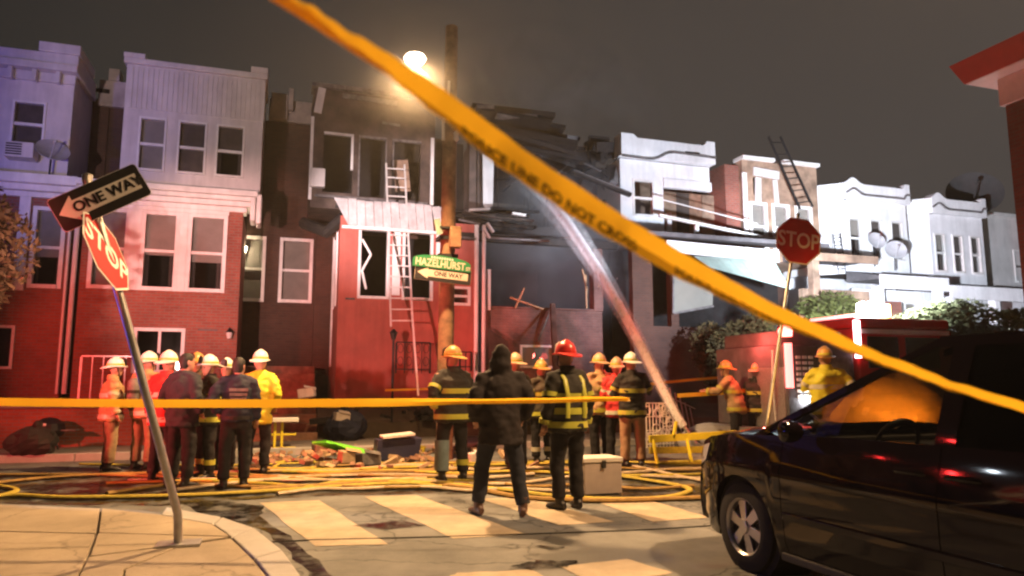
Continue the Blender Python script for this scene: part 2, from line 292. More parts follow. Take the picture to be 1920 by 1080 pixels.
# ------------------------------------------------------------------ mesh helpers
class MB:
    def __init__(s): s.v = []; s.f = []; s.mi = []
    def add(s, vs, fs, mi=0):
        o = len(s.v); s.v += [Vector(p) for p in vs]; s.f += [[i + o for i in f] for f in fs]; s.mi += [mi] * len(fs); return s
    def box(s, a, b, mi=0):
        x0, y0, z0 = [min(p, q) for p, q in zip(a, b)]; x1, y1, z1 = [max(p, q) for p, q in zip(a, b)]
        return s.add([(x0, y0, z0), (x1, y0, z0), (x1, y1, z0), (x0, y1, z0), (x0, y0, z1), (x1, y0, z1), (x1, y1, z1), (x0, y1, z1)],
                     [(0, 3, 2, 1), (4, 5, 6, 7), (0, 1, 5, 4), (1, 2, 6, 5), (2, 3, 7, 6), (3, 0, 4, 7)], mi)
    def rbox(s, c, size, rot=(0, 0, 0), mi=0):
        m = Euler(rot).to_matrix(); h = [q / 2 for q in size]
        vs = [Vector(c) + m @ Vector((sx * h[0], sy * h[1], sz * h[2])) for sz in (-1, 1) for sx, sy in ((-1, -1), (1, -1), (1, 1), (-1, 1))]
        return s.add(vs, [(0, 3, 2, 1), (4, 5, 6, 7), (0, 1, 5, 4), (1, 2, 6, 5), (2, 3, 7, 6), (3, 0, 4, 7)], mi)
    def bar(s, p, q, w, h=None, mi=0):
        p = Vector(p); q = Vector(q); h = h or w; d = (q - p).normalized()
        up = Vector((0, 0, 1)) if abs(d.z) < .95 else Vector((0, 1, 0))
        a = d.cross(up).normalized() * w / 2; b = a.normalized().cross(d).normalized() * h / 2
        vs = [e + sa * a + sb * b for e in (p, q) for sa, sb in ((-1, -1), (1, -1), (1, 1), (-1, 1))]
        return s.add(vs, [(0, 1, 2, 3), (7, 6, 5, 4), (0, 4, 5, 1), (1, 5, 6, 2), (2, 6, 7, 3), (3, 7, 4, 0)], mi)
    def tube(s, pts, rad, n=10, sq=None, mi=0, cap=True):
        pts = [Vector(p) for p in pts]; k = len(pts)
        rad = rad if isinstance(rad, (list, tuple)) else [rad] * k
        prev = None; rings = []
        for i in range(k):
            d = (pts[min(i + 1, k - 1)] - pts[max(i - 1, 0)]).normalized()
            if prev is None:
                up = Vector((0, 0, 1)) if abs(d.z) < .9 else Vector((0, 1, 0)); a = d.cross(up).normalized()
            else:
                a = (prev - d * prev.dot(d)).normalized()
            prev = a; b = d.cross(a).normalized()
            ra, rb = rad[i] if isinstance(rad[i], (list, tuple)) else (rad[i], rad[i] * (sq or 1))
            rings.append([pts[i] + a * ra * math.cos(2 * math.pi * j / n) + b * rb * math.sin(2 * math.pi * j / n) for j in range(n)])
        return s.loft(rings, True, cap, mi)
    def loft(s, rings, closed=True, cap=True, mi=0):
        n = len(rings[0]); vs = [p for r in rings for p in r]; fs = []
        for i in range(len(rings) - 1):
            for j in range(n if closed else n - 1):
                k = (j + 1) % n; fs.append((i * n + j, i * n + k, (i + 1) * n + k, (i + 1) * n + j))
        if cap and closed: fs.append(tuple(range(n - 1, -1, -1))); fs.append(tuple(range((len(rings) - 1) * n, len(rings) * n)))
        return s.add(vs, fs, mi)
    def lathe(s, c, prof, n=16, ax=(1, 1), mi=0):
        c = Vector(c); rings = [[c + Vector((r * ax[0] * math.cos(2 * math.pi * j / n), r * ax[1] * math.sin(2 * math.pi * j / n), z)) for j in range(n)] for r, z in prof]
        return s.loft(rings, True, True, mi)
    def prism(s, poly, depth_vec, mi=0):
        d = Vector(depth_vec); n = len(poly); vs = [Vector(p) for p in poly] + [Vector(p) + d for p in poly]
        fs = [tuple(range(n - 1, -1, -1)), tuple(range(n, 2 * n))] + [(i, (i + 1) % n, n + (i + 1) % n, n + i) for i in range(n)]
        return s.add(vs, fs, mi)

ORG = {}
def mesh_from(name, mb, off=Vector((0, 0, 0)), smooth=False):
    me = bpy.data.meshes.new(name)
    me.from_pydata([tuple(v - off) for v in mb.v], [], mb.f); me.update()
    bm = bmesh.new(); bm.from_mesh(me); bmesh.ops.recalc_face_normals(bm, faces=bm.faces); bm.to_mesh(me); bm.free()
    if any(mb.mi): me.polygons.foreach_set("material_index", mb.mi)
    if smooth:
        me.polygons.foreach_set("use_smooth", [True] * len(me.polygons))
        try: me.set_sharp_from_angle(angle=R(40))
        except Exception: pass
    return me
def obj(name, mb, m, parent=None, smooth=False, bevel=0.0, label=None):
    off = ORG.get(parent, Vector((0, 0, 0))) if parent is not None else Vector((0, 0, 0))
    me = mesh_from(name, mb, off, smooth)
    for q in (m if isinstance(m, (list, tuple)) else [m]): me.materials.append(q)
    o = bpy.data.objects.new(name, me); COL.objects.link(o)
    if parent is not None: o.parent = parent; ORG[o] = off
    if bevel:
        b = o.modifiers.new("bevel", 'BEVEL'); b.width = bevel; b.segments = 2; b.limit_method = 'ANGLE'
    if label: o["label"] = label
    return o
def tag(o, label, cat, group=None):
    o["label"] = label; o["category"] = cat
    if group: o["group"] = group
    return o
def thing(name, label, cat, loc, group=None, rz=0.0, local=False):
    o = bpy.data.objects.new(name, None); o.empty_display_size = 0.2; COL.objects.link(o); o.location = loc; o.rotation_euler = (0, 0, rz)
    ORG[o] = Vector((0, 0, 0)) if local else Vector(loc)
    return tag(o, label, cat, group)
def struct(name, mb, m, parent=None, **k):
    o = obj(name, mb, m, parent, **k)
    if parent is None: o["kind"] = 'structure'
    return o
def dupe(root, loc, rz=None, label=None):
    r = root.copy(); COL.objects.link(r); r.location = loc
    if rz is not None: r.rotation_euler = (0, 0, rz)
    if label: r["label"] = label
    for c in root.children:
        d = c.copy(); COL.objects.link(d); d.parent = r
        for g in c.children:
            e = g.copy(); COL.objects.link(e); e.parent = d
    return r
def text_mesh(body, size, bold=0.0):
    c = bpy.data.curves.new("t", 'FONT'); c.body = body; c.size = size; c.align_x = 'CENTER'; c.align_y = 'CENTER'; c.offset = bold
    c.resolution_u = 3
    o = bpy.data.objects.new("t", c); COL.objects.link(o); bpy.context.view_layer.update()
    me = bpy.data.meshes.new_from_object(o.evaluated_get(bpy.context.evaluated_depsgraph_get()))
    vs = [v.co.copy() for v in me.vertices]; fs = [list(p.vertices) for p in me.polygons]
    bpy.data.objects.remove(o); bpy.data.curves.remove(c); bpy.data.meshes.remove(me)
    return vs, fs
def text_on(mb, body, size, fn, bold=0.0, sx=1.0):
    vs, fs = text_mesh(body, size, bold); mb.add([fn(v.x * sx, v.y) for v in vs], fs); return mb
# ================================================================== ground
road = struct("road", MB().add([(-90, -40, 0), (110, -40, 0), (110, 120, 0), (-90, 120, 0)], [(0, 1, 2, 3)]), M["asphalt"])
def gpoly(pxs, z): return [onZ(x, y, z) for x, y in pxs]
def shrink(poly, d):
    c = sum(poly, Vector()) / len(poly); return [p + (c - p).normalized() * d for p in poly]
SW = .12
sw = struct("sidewalk", MB().prism([Vector((x, y, 0.002)) for x, y in ((-14, -6), (.05, -6), (.42, 4.4), (.14, 5.9), (-.18, 6.9), (-.62, 7.9), (-1.3, 8.75), (-2.95, 9.75), (-14, 14.5))], (0, 0, .085)), M["concrete_far"])
slabs = [[(-420, 930), (190, 953), (182, 1000), (-420, 985)], [(190, 953), (300, 965), (400, 983), (432, 1006), (182, 1000)],
         [(-420, 985), (182, 1000), (165, 1044), (-420, 1125)], [(182, 1000), (432, 1007), (340, 1021), (165, 1044)],
         [(165, 1044), (340, 1021), (232, 1066), (215, 1190), (95, 1190)], [(340, 1021), (434, 1008), (476, 1046), (508, 1085), (560, 1190), (215, 1190), (232, 1066)],
         [(-420, 1125), (165, 1044), (95, 1190), (-420, 1330)]]
for i, s in enumerate(slabs):
    p = shrink(gpoly(s, SW), .016); dz = [0, .004, -.003, .005, .002, -.004, .003][i]
    o = obj("slab", MB().prism([Vector((v.x, v.y, .06)) for v in p], (0, 0, SW - .06 + dz)), M["concrete"], sw, bevel=.006)
kin = [(300, 964), (400, 982), (434, 1006), (477, 1045), (509, 1085), (575, 1210)]; kout = [(312, 950), (416, 968), (476, 988), (530, 1030), (566, 1080), (650, 1210)]
for i in range(5):
    p = shrink(gpoly([kin[i], kin[i + 1], kout[i + 1], kout[i]], SW + .012), .010)
    obj("kerb_stone", MB().prism([Vector((v.x, v.y, -.02)) for v in p], (0, 0, SW + .03)), M["kerb"], sw, bevel=.012)
stripes = [[(487, 942), (598, 938), (728, 1020), (590, 1024)], [(683, 931), (782, 928), (985, 1001), (850, 1010)], [(900, 935), (990, 932), (1150, 978), (1050, 985)],
           [(1110, 938), (1205, 934), (1330, 970), (1225, 978)], [(1050, 1062), (1175, 1048), (1262, 1074), (1120, 1096)], [(820, 1092), (858, 1074), (1000, 1068), (1040, 1092)]]
for s in stripes:
    p = gpoly(s, .005)
    n = 8; vs = []
    for k in range(4):
        a, b = p[k], p[(k + 1) % 4]
        for q in range(n): vs.append(a.lerp(b, q / n) + Vector((random.uniform(-.012, .012), random.uniform(-.012, .012), 0)))
    obj("crosswalk_stripe", MB().add(vs, [tuple(range(len(vs)))]), M["paint"], road)
cr = [onZ(x, y, .006) for x, y in ((470, 1018), (590, 1012), (760, 1008), (930, 1003), (1080, 998), (1230, 992), (1340, 985))]
mb = MB()
for a, b in zip(cr, cr[1:]): mb.bar(a, b, .022, .006)
obj("tar_joint", mb, M["soot"], road)
wet = mat("puddle_water", (.014, .013, .013), .16, var=.3, spec=.45)
_n = wet.node_tree.nodes; _l = wet.node_tree.links; _t = _n.new("ShaderNodeTexCoord"); _k = _n.new("ShaderNodeTexNoise"); _k.inputs["Scale"].default_value = 3.2; _k.inputs["Detail"].default_value = 7; _k.inputs["Roughness"].default_value = .7
_r = _n.new("ShaderNodeMapRange"); _r.inputs[1].default_value = .40; _r.inputs[2].default_value = .58; _r.inputs[3].default_value = .15; _r.inputs[4].default_value = .97
_l.new(_t.outputs["Object"], _k.inputs["Vector"]); _l.new(_k.outputs["Fac"], _r.inputs[0]); _l.new(_r.outputs[0], _n["Principled BSDF"].inputs["Alpha"])
def blob(pxs, z, m, name):
    p = gpoly(pxs, z); out = []
    for i in range(len(p)):
        a, b = p[i], p[(i + 1) % len(p)]
        for t in range(4): out.append(a.lerp(b, t / 4) + Vector((random.uniform(-.03, .03), random.uniform(-.03, .03), 0)))
    return struct(name, MB().add(out, [tuple(range(len(out)))]), m)
blob([(330, 938), (420, 940), (500, 948), (488, 966), (540, 1005), (600, 1050), (640, 1090), (590, 1092), (555, 1050), (505, 1000), (440, 978), (380, 965)], .0035, wet, "puddle")
blob([(-260, 925), (0, 945), (300, 948), (480, 936), (660, 928), (900, 926), (1120, 936), (1330, 930), (1450, 880), (1200, 866), (900, 868), (600, 872), (300, 878), (0, 888), (-260, 900)], .003, wet, "wet_road")
blob([(660, 985), (760, 975), (800, 985), (720, 992)], .009, wet, "puddle")
blob([(960, 1060), (1010, 1050), (1080, 1052), (1060, 1064), (1000, 1070)], .009, wet, "puddle")
blob([(1000, 1022), (1060, 1024), (1040, 1032)], .0095, wet, "puddle")

fs = struct("far_sidewalk", MB().box((-40, 15.75, -.05), (60, 22.0, .13)), M["concrete_far"])
mb = MB()
for i in range(30):
    x = -14 + i * 1.5
    obj("kerb_stone", MB().box((x + .006, 15.55, -.05), (x + 1.494, 15.742, .14)), M["kerb"], fs, bevel=.01)
mb = MB(); mb.prism([(-14, 17.7, .12), (-14, 17.7, .86), (-14, 19.6, 1.16), (-14, 22.5, 1.2), (-14, 22.5, .12)], (13.2, 0, 0))
struct("terrace", mb, M["earth"])
mb = MB(); mb.prism([(1.0, 17.9, .12), (1.0, 17.9, .5), (1.0, 18.8, .95), (1.0, 22.5, 1.0), (1.0, 22.5, .12)], (29, 0, 0))
struct("terrace", mb, M["earth"])

# ================================================================== house helpers
def wallop(mb, x0, x1, z0, z1, y, th, ops, mi=0):
    xs = sorted({x0, x1, *[o[0] for o in ops], *[o[1] for o in ops]}); zs = sorted({z0, z1, *[o[2] for o in ops], *[o[3] for o in ops]})
    for i in range(len(xs) - 1):
        run = None
        for k in range(len(zs) - 1):
            cx, cz = (xs[i] + xs[i + 1]) / 2, (zs[k] + zs[k + 1]) / 2
            hole = any(o[0] < cx < o[1] and o[2] < cz < o[3] for o in ops)
            if not hole: run = (run[0], zs[k + 1]) if run else (zs[k], zs[k + 1])
            if hole or k == len(zs) - 2:
                if run: mb.box((xs[i], y, run[0]), (xs[i + 1], y + th, run[1]), mi)
                run = None
    return mb
def window(root, x0, x1, z0, z1, y, fm, fw=.06, blind=None, bh=1.0, glass=True, sash=True, proud=.035, lit=None):
    mb = MB(); a, b = y - proud, y + .10
    mb.box((x0, a, z0), (x0 + fw, b, z1)).box((x1 - fw, a, z0), (x1, b, z1)).box((x0 + fw, a, z1 - fw), (x1 - fw, b, z1)).box((x0 + fw, a - .04, z0), (x1 - fw, b, z0 + fw))
    w = obj("window", mb, fm, root); xi0, xi1, zi0, zi1 = x0 + fw, x1 - fw, z0 + fw, z1 - fw; zm = (zi0 + zi1) / 2
    if sash: obj("sash_rail", MB().box((xi0, y, zm - .035), (xi1, y + .07, zm + .035)), fm, w)
    if glass:
        obj("pane", MB().box((xi0, y + .03, zm + (.035 if sash else 0)), (xi1, y + .036, zi1)), M["glass"], w)
        obj("pane", MB().box((xi0, y + .06, zi0), (xi1, y + .066, zm - (.035 if sash else 0))), M["glass"], w)
    if blind: obj("blind", MB().box((xi0 - .03, y + .13, zi1 - (zi1 - zi0) * bh), (xi1 + .03, y + .14, zi1 + .03)), M[blind], w)
    if blind and x1 - x0 > .45 and z1 - z0 > 1.2:      # drapes drawn to the sides
        for s_ in (0, 1):
            wd = (xi1 - xi0) * (.16 + .05 * s_); xa = xi0 - .02 if s_ == 0 else xi1 + .02 - wd; pts = [(xa + wd * k / 8, y + .175 + .025 * math.sin(k * 1.9), 0) for k in range(9)]
            rows = [[Vector((p[0], p[1], zz)) for p in pts] for zz in (zi0 - .02, zi1 + .02)]
            obj("curtain", MB().loft(rows, False, False), M["blind_d"], w)
    return w
def house_root(x, label, grp="attached row houses along the street"):
    return thing("row_house", label, "house", (x, 19.4, .13), grp)
def block(root, x0, x1, zt, m, yr=21.3, ops=(), name="wall"):
    mb = MB(); wallop(mb, x0, x1, .05, zt, yr, .25, list(ops))
    mb.box((x0, yr + .252, .05), (x0 + .2, 31, zt)).box((x1 - .2, yr + .252, .05), (x1, 31, zt)).box((x0 + .202, 30.8, .05), (x1 - .202, 31, zt))
    w = obj(name, mb, m, root)
    obj("flat_roof", MB().box((x0 + .01, yr + .3, zt - .25), (x1 - .01, 30.98, zt - .1)), M["porch_top"], root)
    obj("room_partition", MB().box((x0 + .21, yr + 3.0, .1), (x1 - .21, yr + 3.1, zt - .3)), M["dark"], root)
    return w
def bay(root, x0, x1, z0, z1, y, m, ops, yr=21.3, th=.14, name="bay"):
    mb = MB(); wallop(mb, x0, x1, z0, z1, y, th, ops)
    mb.box((x0, y + th + .001, z0), (x0 + .12, yr - .003, z1)).box((x1 - .12, y + th + .001, z0), (x1, yr - .003, z1))
    mb.box((x0 + .121, y + th + .001, z1 - .12), (x1 - .121, yr - .003, z1 - .02)).box((x0 + .121, y + th + .001, z0), (x1 - .121, yr - .003, z0 + .1))
    o = obj(name, mb, m, root)
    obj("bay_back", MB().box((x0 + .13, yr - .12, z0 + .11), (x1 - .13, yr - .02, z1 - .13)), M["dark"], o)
    return o
def cornice(root, x0, x1, z, y, m, steps=((.10, .10), (.22, .12), (.34, .16)), back=1.2, name="cornice", endl=0.0, endr=0.0):
    mb = MB(); zz = z
    for pr, h in steps:
        mb.box((x0 - endl * pr, y - pr, zz + .001), (x1 + endr * pr, y + back, zz + h)); zz += h
    return obj(name, mb, m, root, bevel=.012)
def canted_bay(root, x0, x1, z0, z1, y, m, cant=.85, yr=21.3, win=True, fm=None, hollow_right=False):
    """bay of three faces: front with windows, two canted sides"""
    fm = fm or M["white"]; xa, xb = x0 + cant, x1 - (0 if hollow_right else 0.0)
    w = (xb - xa) / 3; ops = []; zl, zh = z0 + .55, z0 + 1.95
    for k in range(3): ops.append((xa + w * k + w * .18, xa + w * k + w * .78, zl, zh))
    mb = MB(); wallop(mb, xa, xb, z0, z1, y, .14, ops if win else [])
    d = Vector((-cant, cant * .95, 0)); nrm = Vector((.95, 1, 0)).normalized() * .12
    p = [Vector((xa, y, z0)), Vector((xa, y, z0)) + d, Vector((xa, y, z0)) + d + nrm, Vector((xa, y, z0)) + nrm]
    mb.prism([p[0] - Vector((.003, 0, 0)), p[1], p[2], p[3] - Vector((.003, 0, 0))], (0, 0, z1 - z0))
    mb.box((x0 + .01, y + cant, z0), (x0 + .13, yr - .003, z1)).box((xb - .12, y + .142, z0), (xb, yr - .003, z1))
    mb.box((xa, y + .143, z1 - .14), (xb - .121, yr - .003, z1 - .03))
    o = obj("bay", mb, m, root)
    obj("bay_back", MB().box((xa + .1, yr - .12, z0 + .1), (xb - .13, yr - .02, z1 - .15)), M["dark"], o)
    if win:
        for q in ops: window(root, q[0], q[1], q[2], q[3], y, fm, .05, blind=random.choice(["blind_d", "blind", "blind_d"]), bh=random.choice([.4, .55, 1.0]))
    return o
def wavy_cornice(root, x0, x1, z, y, m, cant, h=.75, name="cornice"):
    """parapet with a raised hump at each end and a dark wavy drip line"""
    n = 30; f = []
    for i in range(n + 1):
        t = i / n; s = .22 * math.exp(-((t - .12) / .09) ** 2) + .16 * (1 if t > .90 else 0)
        f.append((x0 + (x1 - x0) * t, s))
    mb = MB(); poly = [(x0, y - .18, z)] + [(x, y - .18, z + h + s) for x, s in f] + [(x1, y - .18, z)]
    mb.prism(poly, (0, .45, 0))
    mb.prism([(x0 - .02, y - .18, z), (x0 - cant, y + cant * .8, z), (x0 - cant, y + cant * .8, z + h), (x0 - .02, y - .18, z + h)], (.25, .25, 0))
    o = obj(name, mb, m, root)
    mb = MB()
    for i in range(n):
        (xa, sa), (xb, sb) = f[i], f[i + 1]; mb.bar((xa, y - .20, z + .18 + sa * .9), (xb, y - .20, z + .18 + sb * .9), .05, .06)
    obj("drip_moulding", mb, M["ash"], o)
    return o

# ------------------------------------------------------------------ house at the left edge
Y0 = 19.5; YP = 19.1
ra = house_root(-6.6, "pale bay-fronted row house at the left edge with blue lit upper floor")
xr = XY(132, 250, Y0)
ops = [(XY(24, 200, Y0), XY(88, 200, Y0), ZY(55, 276, Y0), ZY(55, 190, Y0)), (-8.2, -7.0, ZY(55, 276, Y0), ZY(55, 190, Y0))]
block(ra, -9.3, -4.62, 9.1, M["brick_dark"])
bay(ra, -8.9, xr, 6.25, 9.0, Y0, M["siding"], ops)
for q in ops: window(ra, *q, Y0, M["white"], .05, blind="blind_d", bh=1)
mb = MB().box((-8.95, Y0 - .35, 8.95), (xr + .12, Y0 + 1.6, 9.12)).box((-8.95, Y0 - .22, 9.121), (xr + .10, Y0 + 1.6, 9.42)).box((xr - .75, Y0 - .28, 9.421), (xr + .14, Y0 + 1.2, 9.66)).box((-8.95, Y0 - .10, 8.72), (xr + .04, Y0 - .002, 8.949))
for k in range(9): mb.box((xr - .35 - k * .5, Y0 - .28, 8.66), (xr - .25 - k * .5, Y0 - .101, 8.945))
obj("cornice", mb, M["siding"], ra, bevel=.015)
obj("parapet", MB().box((xr + .15, 21.2, 8.9), (-4.0, 21.55, 9.62)).box((-4.66, 21.15, 9.62), (-4.4, 21.6, 9.95)), M["cream"], ra)
obj("vent_slot", MB().box((-4.95, 21.17, 9.25), (-4.62, 21.199, 9.36)), M["soot"], ra)
# lower sun porch
xl0, xl1 = -9.2, -4.72
z1a, z1b = 3.62, 5.55
ops = [(XY(58, 450, YP), XY(122, 450, YP), z1a, z1b), (-7.6, -6.75, z1a, z1b), (XY(-20, 650, YP), XY(26, 650, YP), ZY(10, 692, YP), ZY(10, 610, YP))]
mb = MB(); wallop(mb, xl0, xl1, .9, 5.75, YP, .22, ops); mb.box((xl0 + .01, YP + .223, .9), (xl1 - .01, YP + .35, 1.3))
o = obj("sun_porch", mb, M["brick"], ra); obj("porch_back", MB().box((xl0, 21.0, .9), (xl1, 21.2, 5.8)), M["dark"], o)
for i, q in enumerate(ops): window(ra, *q, YP, M["white"], .09 if i < 2 else .06, blind="blind" if i < 2 else None, bh=.62, sash=i < 2)
obj("pilaster", MB().box((XY(35, 420, YP), YP - .07, 3.55), (XY(56, 420, YP), YP - .003, 5.75)), M["white"], ra)
cornice(ra, xl0, -4.6, 5.75, YP, M["white"], ((.08, .12), (.25, .14), (.42, .22)), back=.39)
# ------------------------------------------------------------------ second house, white upper bay over red brick
rb = house_root(-2.4, "row house with tall white upper bay above a red lit brick sun porch")
bx0, bx1 = -3.90, -.60
wops = [(XY(258, 270, Y0), XY(311, 270, Y0), 6.72, 8.12), (XY(332, 275, Y0), XY(387, 275, Y0), 6.72, 8.12), (XY(404, 282, Y0), XY(458, 282, Y0), 6.72, 8.12)]
yr = 21.3; rw = []
for a, b in ((452, 497), (523, 586)): rw.append((XY(a, 505, yr), XY(b, 505, yr), ZY(520, 567, yr), ZY(520, 445, yr)))
block(rb, -4.6, .95, 9.0, M["brick_dark"], ops=rw)
for q in rw: window(rb, *q, yr, M["white"], .09, blind="blind", bh=1.0)
bay(rb, bx0, bx1, 6.2, 9.52, Y0, M["siding"], wops)
for q, bl, h in zip(wops, ("blind", "blind_d", "blind_d"), (1.0, 1.0, .5)): window(rb, *q, Y0, M["white"], .05, blind=bl, bh=h)
mb = MB()
for k in range(28):
    x = bx0 + .06 + k * .117
    mb.box((x, Y0 - .022, 8.3), (x + .095, Y0 - .002, 9.4))
o = obj("siding_rib", mb, M["siding"], rb)
o["kind"] = "stuff"
obj("cornice", MB().box((bx0 - .06, Y0 - .12, 9.46), (bx1 + .06, Y0 + 1.7, 9.60)).box((bx0 - .07, Y0 - .14, 9.601), (bx0 + .42, Y0 + .7, 9.72)).box((bx1 - .36, Y0 - .14, 9.601), (bx1 + .07, Y0 + .7, 9.76)), M["siding"], rb, bevel=.015)
obj("parapet", MB().box((-.5, 21.2, 9.0), (.95, 21.6, 9.66)).box((-.45, 21.05, 9.0), (.0, 21.199, 9.78)).box((.02, 21.0, 9.3), (.16, 21.199, 9.95)), M["cream"], rb, bevel=.02)
px0, px1 = XY(152, 480, YP), XY(452, 480, YP)
zt, zb = 5.62, 3.66
lops = [(XY(166, 480, YP), XY(240, 480, YP), zb, zt), (XY(262, 480, YP), XY(334, 480, YP), zb, zt), (XY(350, 480, YP), XY(424, 480, YP), zb, zt), (XY(249, 650, YP), XY(346, 650, YP), ZY(300, 700, YP), ZY(300, 615, YP))]
mb = MB(); wallop(mb, px0, px1, .9, 5.72, YP, .22, lops); mb.box((px1 - .2, YP + .222, .9), (px1, 21.29, 5.72)); mb.box((px0, YP + .222, .9), (px0 + .2, 21.29, 5.72))
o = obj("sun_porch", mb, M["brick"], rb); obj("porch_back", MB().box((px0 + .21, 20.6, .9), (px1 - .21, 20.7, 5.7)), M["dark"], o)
for i, q in enumerate(lops[:3]): window(rb, *q, YP, M["white"], .09, blind="blind", bh=(1.0, .55, .62)[i])
q = lops[3]; w = window(rb, *q, YP, M["white"], .08, sash=False); obj("sash_rail", MB().box(((q[0] + q[1]) / 2 - .03, YP, q[2] + .08), ((q[0] + q[1]) / 2 + .03, YP + .027, q[3] - .08)), M["white"], w)
obj("window_surround", MB().box((px0 + .03, YP - .05, zt + .003), (px1 - .33, YP - .003, 5.72)).box((lops[0][1] + .003, YP - .045, zb), (lops[1][0] - .003, YP - .003, zt)).box((lops[1][1] + .003, YP - .045, zb), (lops[2][0] - .003, YP - .003, zt)), M["white"], rb)
cornice(rb, px0 - .15, px1 + .02, 5.72, YP, M["white"], ((.08, .12), (.22, .12), (.34, .10), (.46, .14)), back=.39, endr=.7)
mb = MB()
for k in range(2): mb.box((px1 + .18 + k * .14, YP - .44, 5.45 - k * .06), (px1 + .30 + k * .14, YP + .2, 6.05 + k * .08))
obj("cornice_bracket", mb, M["white"], rb, bevel=.03)
mb = MB().tube([(px0 - .10, YP - .10, 1.2), (px0 - .10, YP - .10, 5.4), (px0 - .06, YP - .02, 5.7)], .055, 8).tube([(px0 - .26, YP - .06, 1.2), (px0 - .26, YP - .06, 5.7)], .035, 6)
obj("downspout", mb, M["white"], rb, smooth=True)
obj("house_number_plate", MB().box((px1 - .9, YP - .012, 2.72), (px1 - .45, YP - .002, 2.76)), M["ash"], rb)
# wall lantern and lit porch lamp
def lantern(x, y, z, label, m, lit=False):
    r = thing("wall_lantern", label, "lantern", (x, y, z))
    obj("bracket", MB().bar((x, y + .12, z + .05), (x, y, z + .05), .03).box((x - .05, y + .1, z - .08), (x + .05, y + .125, z + .12)), M["iron"], r)
    obj("lamp_glass", MB().lathe((x, y, z - .13), [(.045, 0), (.075, .12), (.07, .15)], 8), m, r, smooth=True)
    obj("lantern_cap", MB().lathe((x, y, z + .021), [(.10, 0), (.06, .05), (.015, .10), (.01, .13)], 8), M["iron"], r)
    return r
p = onY(430, 625, YP - .14); lantern(p.x, p.y, p.z, "unlit black carriage lantern on the corner of the red brick porch", M["headl"])
p = onY(458, 464, 21.15); lantern(p.x, p.y, p.z, "glowing porch lamp beside the recessed window between the houses", M["porchglow"], True)
lamp("porch_lamp_light", 'POINT', p - Vector((0, .12, .02)), (1, .78, .48), 190, .06)
# steps between the second and third house
st = thing("front_steps", "brown flight of front steps climbing between the two brick porches", "steps", (.0, 18.4, .13))
for k in range(9):
    obj("step", MB().box((-.82, 17.7 + k * .33, .1), (.98, 18.03 + k * .33 + .02, .30 + k * .2)), M["brown"], st, bevel=.012)
obj("cheek_wall", MB().prism([(-1.05, 17.6, .1), (-1.05, 17.6, .75), (-1.05, 19.05, 1.9), (-1.05, 19.05, .1)], (.22, 0, 0)), M["brick_dark"], st)
rwl = thing("retaining_wall", "low brick retaining wall in front of the terrace at far left", "wall", (-8, 17.45, .13))
obj("wall", MB().box((-14, 17.35, .05), (-1.08, 17.62, .92)), M["brick"], rwl)
obj("coping", MB().box((-14, 17.3, .923), (-1.06, 17.67, 1.0)), M["concrete_far"], rwl, bevel=.01)
def railing(label, x0, x1, y, z0, z1, m, step=.16, scroll=False, ends=True):
    r = thing("iron_railing", label, "railing", ((x0 + x1) / 2, y, z0))
    for z in (z1, z0 + .1): obj("rail", MB().box((x0, y - .015, z - .015), (x1, y + .015, z + .015)), m, r)
    n = max(2, int((x1 - x0) / step))
    for k in range(n + 1):
        x = x0 + (x1 - x0) * k / n; thick = .022 if k in (0, n) else .011
        obj("baluster" if 0 < k < n else "post", MB().box((x - thick, y - thick, z0), (x + thick, y + thick, z1 - .017)), m, r)
    if scroll:
        mb = MB()
        for k in range(n):
            cx = x0 + (x1 - x0) * (k + .5) / n
            for cz in (z0 + .3, z0 + .62):
                pts = [(cx + .07 * math.cos(a), y, cz + .11 * math.sin(a)) for a in [i * math.pi / 6 for i in range(13)]]; mb.tube(pts, .008, 5)
        obj("scrollwork", mb, m, r)
    return r
p0, p1 = onY(148, 735, 17.9), onY(252, 735, 17.9)
railing("white metal railing on the terrace behind the lone firefighter at left", p0.x, p1.x, 17.9, .9, ZY(200, 668, 17.9), M["metal"], .2)

# ------------------------------------------------------------------ third house, scorched upper bay, pink lit awning
rc = house_root(3.0, "scorched row house with black upper bay, pink lit awning and ladder leaning on it")
block(rc, .96, 5.1, 9.0, M["brick_dark"])
YB = 19.5; x0, x1 = XY(584, 300, YB), XY(815, 300, YB)
bo = [(XY(606, 300, YB), XY(662, 300, YB), 6.55, 8.22), (XY(672, 300, YB), XY(725, 300, YB), 6.5, 8.22), (XY(735, 300, YB), XY(789, 300, YB), 6.5, 8.22)]
bay(rc, x0, x1, 6.1, 9.45, YB, M["charb"], bo)
obj("corner_board", MB().box((x0 - .05, YB - .04, 6.3), (x0 + .03, YB - .003, 8.6)), M["white"], rc)
obj("corner_board", MB().box((x1 - .12, YB - .05, 6.2), (x1 - .03, YB - .003, 8.35)), M["white"], rc)
obj("fascia_board", MB().box((x0 - .06, YB - .16, 9.42), (x1 - .4, YB + .5, 9.53)), M["ash"], rc)
obj("fascia_board", MB().rbox((x0 + .16, YB - .10, 9.05), (.20, .05, .72), (0, R(8), 0)), M["siding"], rc)
obj("fascia_board", MB().rbox((x0 + 1.5, YB - .10, 9.24), (1.5, .04, .13), (0, R(1.5), 0)), M["ash"], rc)
obj("fascia_board", MB().rbox((x0 + 2.1, YB - .05, 8.62), (.5, .03, .07), (0, R(3), 0)), M["ash"], rc)
